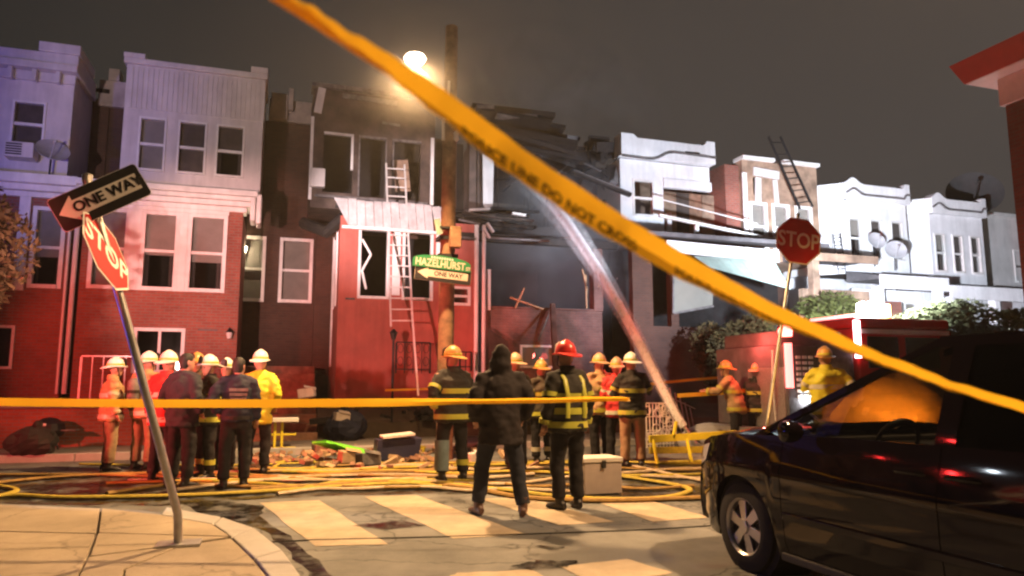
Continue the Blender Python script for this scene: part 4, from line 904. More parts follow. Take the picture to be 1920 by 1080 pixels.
obj("lens", MB().lathe((LAMP.x, LAMP.y, LAMP.z + .028), [(.01, -.125), (.09, -.115), (.15, -.07), (.18, -.01), (.165, .02)], 22, (1, 1.2)), M["lampglow"], sl, smooth=True)

def flat_sign(parent, name, c, right, up_, outline, th, m, back=None):
    n = right.cross(up_).normalized()
    poly = [c + right * x + up_ * y for x, y in outline]
    return obj(name, MB().prism(poly, -n * th), m, parent)
def rrect(w, h, r, n=4):
    o = []
    for cx_, cy_, a0 in ((w / 2 - r, h / 2 - r, 0), (-w / 2 + r, h / 2 - r, 90), (-w / 2 + r, -h / 2 + r, 180), (w / 2 - r, -h / 2 + r, 270)):
        for k in range(n + 1): a = R(a0 + 90 * k / n); o.append((cx_ + r * math.cos(a), cy_ + r * math.sin(a)))
    return o
def octa(r): return [(r * math.cos(R(22.5 + 45 * k)), r * math.sin(R(22.5 + 45 * k))) for k in range(8)]
def stop_face(root, c, right, up_, w):
    n = right.cross(up_).normalized(); r = w / 2 / math.cos(R(22.5))
    b = flat_sign(root, "sign_plate", c, right, up_, octa(r), .004, M["sign_white"])
    flat_sign(b, "red_field", c + n * .003, right, up_, octa(r * .945), .002, M["sign_red"])
    mb = MB(); text_on(mb, "STOP", w * .47, lambda x, y: c + n * .005 + right * x + up_ * (y), .006, .84)
    obj("lettering", mb, M["sign_white"], b)
def oneway(root, c, right, up_, w, h, wm="sign_white"):
    n = right.cross(up_).normalized()
    b = flat_sign(root, "one_way_plate", c, right, up_, rrect(w, h, h * .1), .004, M[wm])
    flat_sign(b, "black_field", c + n * .003, right, up_, rrect(w - h * .03, h - h * .03, h * .09), .002, M["sign_black"])
    a = [(-w * .455, 0), (-w * .27, h * .38), (-w * .27, h * .23), (w * .44, h * .23), (w * .44, -h * .23), (-w * .27, -h * .23), (-w * .27, -h * .38)]
    flat_sign(b, "arrow", c + n * .005, right, up_, a, .0015, M[wm])
    mb = MB(); text_on(mb, "ONE WAY", h * .40, lambda x, y: c + n * .007 + right * (x + w * .09) + up_ * (y), .004, 1.0)
    obj("lettering", mb, M["sign_black"], b)

# bent stop sign on the near corner
base = onZ(335, 1021, SW); D = base.y
pt = lambda px, py, dy=0: onY(px, py, D + dy)
b0 = base; b1 = pt(333, 962); b2 = pt(240, 610, -.12); b3 = pt(176, 385, -.2)
s1 = thing("stop_sign", "bent post leaning left with a twisted stop sign and tilted one way sign", "stop sign", base)
obj("post", MB().tube([b0 - Vector((0, 0, .05)), b0.lerp(b1, .8), b1, b1.lerp(b2, .06), b2, b3, b3 + (b3 - b2).normalized() * .22], .034, 12), M["metal"], s1, smooth=True)
obj("base_plate", MB().box((base.x - .17, base.y - .12, SW - .01), (base.x + .17, base.y + .12, SW + .018)), M["metal"], s1, bevel=.005)
obj("post_cap", MB().lathe(b3 + (b3 - b2).normalized() * .2, [(.04, 0), (.042, .05), (.01, .07)], 10), M["metal"], s1)
upv = (b3 - b2).normalized()
cs = pt(200, 472, -.24)
tl, br_ = pt(163, 408, -.24), pt(233, 540, -.24)
SB = YAW + math.atan((200 - 960) / FPX)        # bearing of the sign seen from the kerb
cv = lambda x, d, z: Vector((x * math.cos(SB) + d * math.sin(SB), -x * math.sin(SB) + d * math.cos(SB), z))
rt = cv(.52, .66, -.55).normalized(); up2 = cv(-.10, .6, .8).normalized(); up2 = (up2 - rt * up2.dot(rt)).normalized()
nn = rt.cross(up2)
stop_face(s1, cs, rt, up2, .66)
co_ = pt(188, 370, -.30); r2 = (pt(268, 333, -.30) - pt(105, 405, -.30)).normalized(); u2 = Vector((-r2.z, 0, r2.x)).normalized()
oneway(s1, co_, r2, u2, (pt(271, 332, -.30) - pt(104, 402, -.30)).length, .29)
# second stop sign, by the car
D2 = 10.4
q0 = Vector((onY(1440, 790, D2).x, D2, 0)); qt = onY(1497, 400, D2); qm = onY(1493, 453, D2)
bt = onY(1437, 800, D2)
s2 = thing("stop_sign", "upright dark red stop sign standing beyond the front of the black car", "stop sign", (bt.x - .05, D2, 0))
dirv = (qt - bt).normalized()
obj("post", MB().tube([bt - dirv * (bt.z / dirv.z), bt, qt], .030, 10), M["metal"], s2, smooth=True)
rt2 = Vector((math.cos(R(-10)), math.sin(R(-10)), -.12)).normalized(); up3 = (dirv - rt2 * dirv.dot(rt2)).normalized()
stop_face(s2, qm + Vector((0, -.06, 0)), rt2, up3, .83)
# street name sign and small one way sign on the pole
c = onY(829, 493, py_ - .42); rt3 = Vector((.992, .02, -.075)).normalized(); up4 = Vector((.075, 0, 1)).normalized()
sn = thing("street_name_sign", "green arched street name sign fixed to the wooden pole", "street sign", c)
w_ = (onY(884, 500, py_ - .42) - onY(775, 490, py_ - .42)).length
arch = [(-w_ / 2, -.12), (w_ / 2, -.12), (w_ / 2, .02)] + [(w_ / 2 * math.cos(a), .02 + .12 * math.sin(a)) for a in [math.pi * k / 12 for k in range(1, 12)]] + [(-w_ / 2, .02)]
flat_sign(sn, "sign_plate", c, rt3, up4, arch, .006, M["sign_green"]); n3 = rt3.cross(up4).normalized()
mb = MB(); text_on(mb, "HAZELHURST", .20, lambda x, y: c + n3 * .004 + rt3 * (x - .03) + up4 * (y - .03), .004, .80)
obj("lettering", mb, M["sign_dimmed"], sn); mb = MB(); text_on(mb, "ST", .09, lambda x, y: c + n3 * .004 + rt3 * (x + w_ * .46) + up4 * (y - .06), .003)
obj("lettering", mb, M["sign_dimmed"], sn)
mb = MB()
for k in range(9): mb.prism([c + n3 * .004 + rt3 * (x - .22 + k * .05) + up4 * y for x, y in ((0, .065), (.034, .065), (.034, .105), (0, .105))], n3 * .001)
obj("faint_print", mb, M["awn_g"], sn)
obj("bracket", MB().box((c.x - .03, c.y + .012, c.z - .1), (c.x + .03, py_ - .15, c.z + .02)), M["iron"], sn)
c = onY(831, 515, py_ - .40)
ow = thing("one_way_sign", "red lit one way sign pointing left directly under the green street name", "one way sign", c)
oneway(ow, c, rt3, up4, (onY(884, 518, py_ - .4) - onY(778, 512, py_ - .4)).length, .30, "sign_dimmed")
obj("bracket", MB().box((c.x - .03, c.y + .012, c.z - .08), (c.x + .03, py_ - .15, c.z + .08)), M["iron"], ow)
c = onY(822, 425, py_ - .3)
fl = thing("small_sign", "small pale sign edge-on on the pole above the street name", "sign", c)
obj("sign_plate", MB().rbox(c, (.16, .02, .30), (0, R(-20), R(35))), M["awn_g"], fl)
obj("bracket", MB().box((c.x, c.y + .01, c.z - .02), (px_, py_ - .14, c.z + .02)), M["iron"], fl)

# ================================================================== ladders
def ladder(label, a0, a1, b0, b1, n, rung=.016, rail=.04, m=None):
    r = thing("ladder", label, "ladder", (a0 + b0) / 2, "ladders raised against the burnt houses")
    m = m or M["alu"]
    obj("rail", MB().bar(a0, a1, rail, rail * 1.7), m, r); obj("rail", MB().bar(b0, b1, rail, rail * 1.7), m, r)
    ref = None
    for k in range(n):
        t = (k + .5) / n; p, q = a0.lerp(a1, t), b0.lerp(b1, t)
        obj("rung", MB().bar(p, q, rung * 2), m, r)
    return r
a0, a1 = onY(733, 612, 17.3), onY(724, 307, 19.15); b0_, b1_ = onY(774, 612, 17.3), onY(757, 345, 19.15)
ext = (a0 - a1).normalized(); s = 0.35
b1_ = a1 + (b0_ - a0) * .95
lad = ladder("long aluminium extension ladder leaning against the awninged house", a0, a1, b0_, b1_, 16)
obj("lower_rail", MB().bar(b0_ + Vector((0, -.03, 0)), onY(784, 742, 17.1), .04, .07), M["alu"], lad)
a0, a1 = onY(1500, 392, 18.9), onY(1441, 256, 19.0); b0_, b1_ = onY(1524, 388, 18.9), onY(1463, 256, 19.0)
ladder("dark ladder tip leaning past the roof of the tan scorched house", a0, a1, b0_, b1_, 6, m=M["iron"])
a0, a1 = onY(1572, 512, 18.0), onY(1562, 440, 19.2); b0_, b1_ = onY(1586, 512, 18.0), onY(1576, 438, 19.2)
ladder("short ladder standing on the porch roof by the canted white bay", a0, a1, b0_, b1_, 5, rail=.03, m=M["iron"])
# ================================================================== people
def remesh(mb, vox, smooth=2):
    me = mesh_from("r", mb); o = bpy.data.objects.new("r", me); COL.objects.link(o)
    m = o.modifiers.new("v", 'REMESH'); m.mode = 'VOXEL'; m.voxel_size = vox
    if smooth: k = o.modifiers.new("s", 'SMOOTH'); k.factor = .5; k.iterations = smooth
    dg = bpy.context.evaluated_depsgraph_get(); dg.update()
    out = bpy.data.meshes.new_from_object(o.evaluated_get(dg))
    bpy.data.objects.remove(o); bpy.data.meshes.remove(me)
    out.polygons.foreach_set("use_smooth", [True] * len(out.polygons)); return out
def put(name, me, m, parent):
    me.name = name
    if not me.materials:
        for q in (m if isinstance(m, (list, tuple)) else [m]): me.materials.append(q)
    o = bpy.data.objects.new(name, me); COL.objects.link(o); o.parent = parent; ORG[o] = Vector((0, 0, 0)); return o
def smooth_obj(name, mb, m, parent): return obj(name, mb, m, parent, smooth=True)
V = Vector
from mathutils import noise as _nz
def fold(me, amp, seed):      # creases of heavy cloth
    ns = [(v.co.copy(), v.normal.copy()) for v in me.vertices]
    for v, (co, n_) in zip(me.vertices, ns):
        q = V((co.x * 7 + seed, co.y * 7, co.z * 11)); k = _nz.noise(q) + .5 * _nz.noise(q * 2.3)
        v.co = co + n_ * (amp * k)
    return me
ARMS = {   # shoulder-relative (outward, forward, up) offsets of elbow and wrist
 'down': ((.055, -.03, -.29), (.065, .05, -.54)), 'hip': ((.16, -.10, -.26), (.05, .02, -.44)), 'cross': ((.10, .05, -.28), (-.14, .22, -.26)),
 'pocket': ((.11, -.08, -.28), (.05, .06, -.46)), 'up': ((.12, .14, -.22), (-.02, .26, .06)), 'radio': ((.12, .08, -.26), (-.10, .20, -.04)),
 'reach': ((.10, .16, -.22), (.06, .40, -.22)), 'back': ((.12, -.12, -.26), (-.06, -.16, -.42)), 'point': ((.14, .18, -.10), (.12, .44, -.02))}
def person(label, px, py, face, h, coat, trou, head, arms=('down', 'down'), stance=.13, step=0.0, hem=.80, bands=None, tband=None, skin='skin',
           boots='boot', group=None, lean=0.0, look=0.0, loc=None, fat=1.16, patch=None, gloves=True, xband=False, tank=False, leg_sheen=False):
    base = loc if loc is not None else onZ(px, py, 0.004)
    r = thing("person", label, "person", base, group, rz=R(face), local=True)
    s = h / 1.80; r.scale = (s, s, s)
    ln = lambda z: max(0, z - .95) * lean            # forward lean of the trunk
    hipL, hipR = V((-.10, 0, .93)), V((.10, 0, .93))
    legs = []
    for sx, st in ((-1, step), (1, -step)):
        an = V((sx * stance, st, .09)); kn = V((sx * (stance * .6 + .05), st * .55 + .03, .50)); hp = hipL if sx < 0 else hipR
        legs.append((hp, kn, an))
    shz = 1.46; sh = [V((-.19 * fat ** .5, ln(shz), shz)), V((.19 * fat ** .5, ln(shz), shz))]; arm = []
    for i, sx in ((0, -1), (1, 1)):
        e, w = ARMS[arms[i]]; arm.append((sh[i], sh[i] + V((sx * e[0], e[1], e[2])), sh[i] + V((sx * w[0], w[1], w[2]))))
    neck = V((0, ln(1.5) + .0, 1.50)); hc = V((0, ln(1.66) + .03, 1.665)); hr = Matrix.Rotation(R(look), 3, 'Z')
    H = lambda x, y, z: hc + hr @ V((x, y, z))
    # continuous body: head with face, neck, trunk, arms, legs
    b = MB()
    rings = []
    for z, rx, ry, oy in ((-.118, .035, .035, .035), (-.105, .052, .060, .026), (-.07, .066, .080, .014), (-.03, .073, .090, .008), (.02, .076, .096, 0), (.06, .073, .092, -.004), (.09, .060, .076, -.006), (.112, .036, .046, -.006), (.12, .01, .012, -.006)):
        rings.append([H(rx * math.cos(a), oy + ry * math.sin(a), z) for a in [2 * math.pi * j / 16 for j in range(16)]])
    b.loft(rings); b.add([H(-.018, .085, -.028), H(.018, .085, -.028), H(0, .128, -.026), H(-.008, .088, .022), H(.008, .088, .022)], [(0, 1, 2), (0, 2, 3), (1, 4, 2), (2, 4, 3), (0, 3, 4, 1)])
    for sx in (-1, 1): b.rbox(H(sx * .080, -.005, -.005), (.022, .045, .06), (0, 0, R(face * 0)))
    b.tube([H(-.026, .092, -.062), H(0, .097, -.063), H(.026, .092, -.062)], .008, 6)
    b.tube([H(-.05, .085, .03), H(0, .096, .034), H(.05, .085, .03)], .011, 6)
    b.tube([hc + V((0, -.01, -.07)), neck + V((0, -.01, -.03)), neck + V((0, -.01, -.12))], [.056, .060, .09], 10)
    tz = [(.86, .15, .11), (.95, .165, .12), (1.05, .155, .11), (1.2, .165, .115), (1.34, .185, .12), (1.44, .17, .10), (1.50, .10, .07)]
    tr = lambda gx, gy=None, z0=0, z1=9: [[V((rx * gx * math.cos(a), ln(z) + ry * (gy or gx) * math.sin(a), z)) for a in [2 * math.pi * j / 18 for j in range(18)]] for z, rx, ry in tz if z0 <= z <= z1]
    b.loft(tr(1))
    for hp, kn, an in legs: b.tube([hp, kn, an], [.085, .060, .042], 10)
    for a, e, w in arm: b.tube([a, e, w], [.058, .043, .030], 10)
    bm_ = remesh(b, .017, 1)
    # hands: palm and five bent fingers rooted in the wrist, in the same mesh
    hb = MB()
    for i, sx in ((0, -1), (1, 1)):
        a, e, w = arm[i]; d = (w - e).normalized(); side = d.cross(V((0, 1, .2))).normalized(); nrm = side.cross(d).normalized()
        k = w + d * .085
        hb.tube([w - d * .02, w + d * .03, k], [(.026, .022), (.040, .017), (.038, .015)], 8)
        for f, ll in ((-1.5, .062), (-.5, .074), (.5, .07), (1.5, .054)):
            p0 = k - d * .01 + side * f * .019; p1 = p0 + d * ll * .5 + nrm * .006; p2 = p1 + d * ll * .45 + nrm * .022; hb.tube([p0, p1, p2], [.0092, .0085, .0068], 6)
        t0 = w + d * .025 - side * sx * .03; hb.tube([t0, t0 + d * .03 - side * sx * .022, t0 + d * .062 - side * sx * .02 + nrm * .015], [.012, .011, .008], 6)
    for sx in (-1, 1): hb.lathe(H(sx * .030, .083, .008), [(.004, -.011), (.011, -.006), (.011, .006), (.004, .011)], 8, mi=1)
    hm = mesh_from("h", hb); bm = bmesh.new(); bm.from_mesh(bm_); bm.from_mesh(hm); me = bpy.data.meshes.new("body"); bm.to_mesh(me); bm.free()
    for q in (M[skin], M['eye']): me.materials.append(q)
    n0 = len(bm_.polygons); idx = [0] * n0 + (hb.mi if any(hb.mi) else [0] * len(hb.f)); me.polygons.foreach_set("material_index", idx); me.polygons.foreach_set("use_smooth", [True] * len(me.polygons))
    bpy.data.meshes.remove(bm_); bpy.data.meshes.remove(hm)
    put("body", me, None, r)
    # coat
    c = MB(); fw = 1.28 * fat
    pr = [(hem, .205 * fat, .165 * fat), (hem + .05, .20 * fat, .16 * fat), (.98, .195 * fat, .155 * fat), (1.1, .195 * fat, .15 * fat), (1.25, .205 * fat, .152 * fat), (1.38, .205 * fat, .145 * fat), (1.46, .165, .115), (1.52, .095, .085), (1.55, .085, .08)]
    pr = [q for i, q in enumerate(pr) if i < 2 or q[0] > hem + .06]
    ring = lambda z, rx, ry, n=20: [V((rx * math.cos(a) * (1 + .03 * math.sin(5 * a + z * 20)), ln(z) + ry * math.sin(a), z)) for a in [2 * math.pi * j / n for j in range(n)]]
    c.loft([ring(*q) for q in pr])
    for a, e, w in arm:
        d = (w - e).normalized(); c.tube([V((a.x * .35, a.y, 1.475)), a + V((-a.x * .06, 0, -.015)), a.lerp(e, .5), e, e.lerp(w, .5) + V((0, 0, .004)), w - d * .01], [.075, .088, .080, .074, .067, .060], 12)
    if head == 'hood':
        c.loft([[H(rx * math.cos(q), oy + ry * math.sin(q), z) for q in [2 * math.pi * j / 16 for j in range(16)]] for z, rx, ry, oy in ((-.16, .12, .12, -.03), (-.1, .115, .125, -.035), (0, .110, .125, -.035), (.08, .10, .118, -.035), (.135, .065, .08, -.035), (.155, .02, .03, -.035))])
    put("coat", fold(remesh(c, .021, 4), .026, sum(map(ord, label)) % 97), M[coat], r)
    if head == 'hood':
        pass
    # trousers and boots
    t = MB(); t.loft([[V((rx * math.cos(a), ry * math.sin(a), z)) for a in [2 * math.pi * j / 16 for j in range(16)]] for z, rx, ry in ((.80, .155, .115), (.88, .175, .135), (1.0, .165, .125), (1.06, .15, .11))])
    for hp, kn, an in legs:
        t.tube([hp + V((0, 0, -.02)), hp.lerp(kn, .5), kn, kn.lerp(an, .5), an + V((0, 0, .03))], [.112, .103, .086, .082, .080], 12)
    put("trousers", fold(remesh(t, .022, 2), .013, sum(map(ord, label)) % 89), M[trou], r)
    for hp, kn, an in legs:
        q = MB(); sd = 1 if an.x > 0 else -1; f = V((sd * .25, 1, 0)).normalized(); sdv = V((f.y, -f.x, 0))
        rr = []
        for y, wd, hh in ((-.085, .030, .07), (-.06, .043, .10), (.0, .045, .105), (.06, .046, .078), (.12, .050, .062), (.17, .042, .05), (.195, .02, .03)):
            cc = V((an.x, an.y, 0)) + f * y; rr.append([cc + sdv * wd * math.cos(a) + V((0, 0, .004 + max(0, hh / 2 + hh / 2 * math.sin(a)))) for a in [2 * math.pi * j / 10 for j in range(10)]])
        q.loft(rr); q.tube([V((an.x, an.y - .01, .05)), V((an.x, an.y - .01, .20))], [.052, .058], 10)
        o = obj("boot" if boots == 'boot' else "shoe", q, M[boots], r, smooth=True)
    # reflective bands
    def band(z0, z1, m):
        def at(z):
            for (za, xa, ya), (zb_, xb, yb) in zip(pr, pr[1:]):
                if za <= z <= zb_: u = (z - za) / (zb_ - za); return xa + (xb - xa) * u, ya + (yb - ya) * u
            return pr[0][1:]
        ra_, rb_ = at(z0), at(z1); g = .011
        smooth_obj("reflective_band", MB().loft([ring(z0, ra_[0] + .0, ra_[1] + .0, 28), ring(z0, ra_[0] + g, ra_[1] + g, 28), ring(z1, rb_[0] + g, rb_[1] + g, 28), ring(z1, rb_[0], rb_[1], 28)], True, False), M[m], r)
    if bands:
        for z0, z1 in ((hem + .05, hem + .12), (1.20, 1.27)): band(z0, z1, bands)
        if xband: band(hem + .20, hem + .27, bands)
        for a, e, w in arm:
            d = (w - e).normalized(); p = e.lerp(w, .72); smooth_obj("reflective_band", MB().tube([p, p + d * .05], [.075, .073], 12), M[bands], r)
            p = a.lerp(e, .62); d = (e - a).normalized(); smooth_obj("reflective_band", MB().tube([p, p + d * .05], [.092, .090], 12), M[bands], r)
        if xband:
            for sx in (-1, 1): smooth_obj("reflective_strap", MB().tube([V((sx * .11, -.155 * fat + ln(1.2), 1.0)), V((sx * .11, -.163 * fat + ln(1.25), 1.25)), V((sx * .115, -.14 + ln(1.4), 1.42)), V((sx * .11, -.02 + ln(1.5), 1.515))], [(.028, .012)] * 4, 8), M[bands], r)
    if tband:
        for hp, kn, an in legs:
            p = an.lerp(kn, .30); smooth_obj("cuff_band", MB().tube([p, p + V((0, 0, .075))], [.090, .091], 12), M[tband], r)
    if leg_sheen:
        hp, kn, an = legs[0]; smooth_obj("sheen_sleeve", MB().tube([kn + V((0, 0, .06)), kn.lerp(an, .35), an + V((0, 0, .06))], [.104, .102, .098], 14), M["leg_sheen"], r)  # added sleeve carries the sheen reflected by one trouser leg
    if patch:
        bk = -(.152 * fat + .016)
        for k in range(3): obj("back_patch", MB().rbox((0, bk + ln(1.27) + (.006 if k == 0 else 0), 1.34 - k * .065), (.25 - .02 * k, .012, .042)), M[patch], r)
        obj("belt", MB().loft([ring(.93, .205 * fat, .165 * fat, 24), ring(.98, .203 * fat, .163 * fat, 24)], True, True), M["iron"], r)
    if tank:
        tk = smooth_obj("air_tank", MB().tube([V((0, -.26, 1.0)), V((0, -.26, 1.05)), V((0, -.26, 1.38)), V((0, -.26, 1.44))], [.05, .085, .085, .04], 14), M["ash"], r)
        obj("tank_strap", MB().tube([V((0, -.26, 1.2)), V((0, -.26, 1.25))], .09, 14), M["coat_blk"], tk)
    # headgear
    if head in ('hair', 'cap'):
        hb = MB(); rg_ = []
        for z, rx, ry, oy in ((-.09, .060, .050, -.045), (-.04, .080, .078, -.030), (.03, .086, .098, -.014), (.08, .080, .090, -.008), (.115, .055, .065, -.006), (.134, .015, .02, -.006)):
            rg_.append([H(rx * math.cos(a), oy + ry * math.sin(a), z) for a in [2 * math.pi * j / 18 for j in range(18)]])
        hb.loft(rg_); obj("hair", hb, M["hair"], r, smooth=True)
    elif head != 'hood':
        hm_ = M[head]; H0 = H; H = lambda x, y, z: H0(x * 1.13, y * 1.13, .04 + (z - .04) * 1.10)
        sh_ = MB(); prof = [(.104, .0), (.108, .03), (.100, .075), (.078, .115), (.045, .140), (.012, .150)]
        sh_.loft([[H(rx * math.cos(a) * .94, -.005 + rx * 1.14 * math.sin(a), .04 + z) for a in [2 * math.pi * j / 20 for j in range(20)]] for rx, z in prof])
        he = obj("helmet", sh_, hm_, r, smooth=True)
        br = MB(); o1, o2, i1 = [], [], []
        for j in range(24):
            a = 2 * math.pi * j / 24; back = max(0, -math.sin(a)); ex = .020 + .072 * back ** 1.5 + .026 * max(0, math.sin(a))
            o1.append(H((.100 + ex) * math.cos(a), -.005 + (.118 + ex) * math.sin(a), .042 - .035 * back ** 2)); o2.append(H((.099 + ex) * math.cos(a), -.005 + (.117 + ex) * math.sin(a), .055 - .035 * back ** 2)); i1.append(H(.098 * math.cos(a), -.005 + .118 * math.sin(a), .060))
        br.loft([o1, o2, i1], True, True); obj("brim", br, hm_, he, smooth=True)
        for k in range(4):
            a = math.pi * k / 4; pts = [H(.104 * math.cos(a) * t * .94, -.005 + .104 * 1.14 * math.sin(a) * t, .045 + .150 * (1 - abs(t) ** 2.2)) for t in [-1 + i / 5 for i in range(11)]]
            obj("helmet_ridge", MB().tube(pts, .008, 6), hm_, he, smooth=True)
        obj("front_shield", MB().prism([H(-.05, .125, .06), H(.05, .125, .06), H(.045, .115, .15), H(0, .108, .18), H(-.045, .115, .15)], hr @ V((0, .012, 0))), M["sign_black" if head != 'helm_r' else "sign_white"], he)
        obj("chin_strap", MB().tube([H(-.085, .0, .03), H(-.08, .03, -.06), H(0, .05, -.125), H(.08, .03, -.06), H(.085, 0, .03)], .008, 6), M["coat_blk"], he)
        if head != 'helm_r': obj("helmet_band", MB().loft([[H((q + .0) * math.cos(a) * .94, -.005 + q * 1.14 * math.sin(a), .04 + z) for a in [2 * math.pi * j / 20 for j in range(20)]] for q, z in ((.107, .025), (.111, .027), (.110, .05), (.106, .052))], True, False), M["band_y"], he)
    # bunker collar
    if bands: obj("collar", MB().loft([[V((rx * math.cos(a), ln(z) - .005 + rx * .9 * math.sin(a), z)) for a in [2 * math.pi * j / 18 for j in range(18)]] for z, rx in ((1.50, .105), (1.58, .088), (1.58, .076), (1.50, .09))], True, False), M[coat], r, smooth=True)
    return r
GL, GC = "people gathered beyond the tape at left", "people standing in the middle of the road"
person("lone firefighter in tan turnout gear standing apart, leftmost in the photo", 200, 882, -70, 1.80, 'coat_tan', 'trou_tan', 'helm_w', ('cross', 'down'), bands='band_s', group=GL)
person("firefighter in tan coat and white helmet half hidden by the bent sign post", 264, 880, -35, 1.90, 'coat_tan', 'trou_tan', 'helm_w', ('down', 'down'), bands='band_s', group=GL, look=-20, tank=True)
person("red lit firefighter just left of the bareheaded man", 300, 905, -30, 1.84, 'coat_redlit', 'trou', 'helm_w', ('down', 'hip'), group=GL, bands='band_s')
person("bareheaded dark haired man in slate jacket seen from behind", 334, 914, -40, 1.86, 'coat_grey', 'trou', 'hair', ('pocket', 'pocket'), group=GL, look=-25)
person("firefighter with yellow helmet behind the bareheaded man", 360, 880, 150, 1.88, 'coat_olv', 'trou', 'helm_y', ('cross', 'down'), group=GL, bands='band_y')
person("firefighter with white helmet and lime bands facing the group", 384, 897, 120, 1.80, 'coat_blk', 'trou', 'helm_w', ('cross', 'radio'), group=GL, bands='band_y', tband='band_y')
person("firefighter mostly hidden behind the navy uniformed officer", 416, 884, 165, 1.78, 'coat_olv', 'trou', 'helm_w', ('down', 'down'), group=GL)
person("navy uniformed officer with striped back patch, arms on hips", 437, 915, 6, 1.80, 'coat_navy', 'trou', 'hair', ('hip', 'down'), group=GL, patch='ash', hem=.90, look=-30, fat=1.06)
person("man in bright yellow coat and white helmet", 478, 888, -12, 1.90, 'coat_yel', 'trou', 'helm_w', ('down', 'pocket'), group=GL, hem=.74, fat=1.05)
person("firefighter in black coat with yellow bands, one silvery trouser leg, nearest the pole", 848, 902, 16, 1.92, 'coat_blk', 'trou', 'helm_y', ('hip', 'down'), bands='band_y', tband='band_y', group=GC, fat=1.36, stance=.17, look=20, leg_sheen=True)
person("hooded person in dark jacket and brown shoes standing nearest the camera", 938, 966, -4, 1.84, 'coat_drk', 'trou_jean', 'hood', ('pocket', 'pocket'), boots='boot_br', group=GC, fat=1.22, stance=.22, step=.10, hem=.74)
person("firefighter whose helmet shows behind the hooded person's shoulder", 968, 885, 20, 1.86, 'coat_olv', 'trou', 'helm_t', ('down', 'down'), group=GC, bands='band_y')
person("firefighter with amber helmet facing the pale window, between hood and red helmet", 1017, 868, 12, 1.80, 'coat_olv', 'trou', 'helm_y', ('down', 'up'), group=GC, bands='band_y', tband='band_s')
person("firefighter with red helmet and lime cross straps on a black coat", 1066, 954, 10, 1.86, 'coat_blk', 'trou', 'helm_r', ('down', 'down'), group=GC, bands='band_y', xband=True, stance=.12, hem=.84)
person("stocky firefighter in tan coat with yellow bands, beside the cooler", 1128, 866, 14, 1.92, 'coat_tan', 'trou', 'helm_t', ('down', 'cross'), group=GC, bands='band_y', fat=1.34)
person("red lit firefighter squeezed behind the tan coat", 1160, 868, -20, 1.84, 'coat_redlit', 'trou', 'helm_t', ('down', 'down'), group=GC, bands='band_s')
person("firefighter in dark coat and pale helmet, last before the water jet", 1188, 876, -10, 1.90, 'coat_blk', 'trou_tan', 'helm_w', ('cross', 'radio'), group=GC, bands='band_y', look=10)
GR = "firefighters by the engine"
person("firefighter lit red, bending by the yellow tape near the second stop sign", 1385, 850, 40, 1.84, 'coat_tan', 'trou', 'helm_y', ('reach', 'down'), group=GR, bands='band_y', lean=.25)
q_ = onY(1550, 720, 10.4); person("firefighter in yellow gear beside the engine, above the minivan's windscreen", 0, 0, -30, 2.0, 'coat_yel', 'trou_tan', 'helm_y', ('radio', 'hip'), group=GR, bands='band_s', loc=V((q_.x, 10.4, 0.004)), fat=1.25)
person("firefighter in dark coat working at the engine pump panel", 1425, 850, -60, 1.80, 'coat_blk', 'trou', 'helm_t', ('reach', 'reach'), group=GR, bands='band_y')
# ================================================================== dark minivan in the right foreground (front axle toward the houses)
CW = .98
_w = onZ(1400, 1071, 0); CARX, CARY = _w.x - .05, _w.y - 1.52
car = thing("parked_car", "black minivan parked in the right foreground, its nose toward the houses", "minivan", (CARX + CW, CARY, 0), local=True)
# local: y forward, x right, wheelbase centre at origin
YF, YR = 1.52, -1.52; ZC = .335; AR = .385
def ztop(y):       # hood / belt line
    pts = [(-2.55, 1.02), (-2.0, 1.08), (-1.0, 1.09), (.6, 1.07), (1.25, 1.04), (1.6, 1.03), (2.0, .985), (2.3, .91), (2.48, .78)]
    for (a, za), (b, zb_) in zip(pts, pts[1:]):
        if a <= y <= b: return za + (zb_ - za) * (y - a) / (b - a)
    return pts[0][1] if y < pts[0][0] else pts[-1][1]
def halfw(y):
    w = CW
    if y > 1.5: w -= .34 * ((y - 1.5) / 1.0) ** 2.6
    if y < -2.1: w -= .12 * ((-2.1 - y) / .45) ** 2
    return w
def zbot(y):
    z = .20 if abs(y) < 2.2 else .24
    for yc in (YF, YR):
        if abs(y - yc) < AR: z = max(z, ZC + math.sqrt(AR ** 2 - (y - yc) ** 2) * 1.0)
    return z
def sidex(y, t):   # t 0 bottom..1 belt
    z = zbot(y) + (ztop(y) - zbot(y)) * t; f = (z - .2) / .9
    bulge = -.055 * max(0, .38 - f) / .38 - .075 * max(0, f - .62) ** 1.5 / .23 + .010 * math.exp(-((f - .66) / .05) ** 2) + .012 * math.exp(-((f - .16) / .06) ** 2)
    return halfw(y) + bulge, z
def side_panel(name, ya, yb, m, parent, sx=-1, n=None):
    n = n or max(4, int((yb - ya) / .045)); rings = []
    for i in range(n + 1):
        y = ya + (yb - ya) * i / n; rings.append([V((sx * sidex(y, j / 14)[0], y, sidex(y, j / 14)[1])) for j in range(15)] + [V((sx * (sidex(y, j / 3)[0] - .05), y, sidex(y, j / 3)[1])) for j in (3, 2, 1, 0)])
    return obj(name, MB().loft(rings, True, True), m, parent, smooth=True)
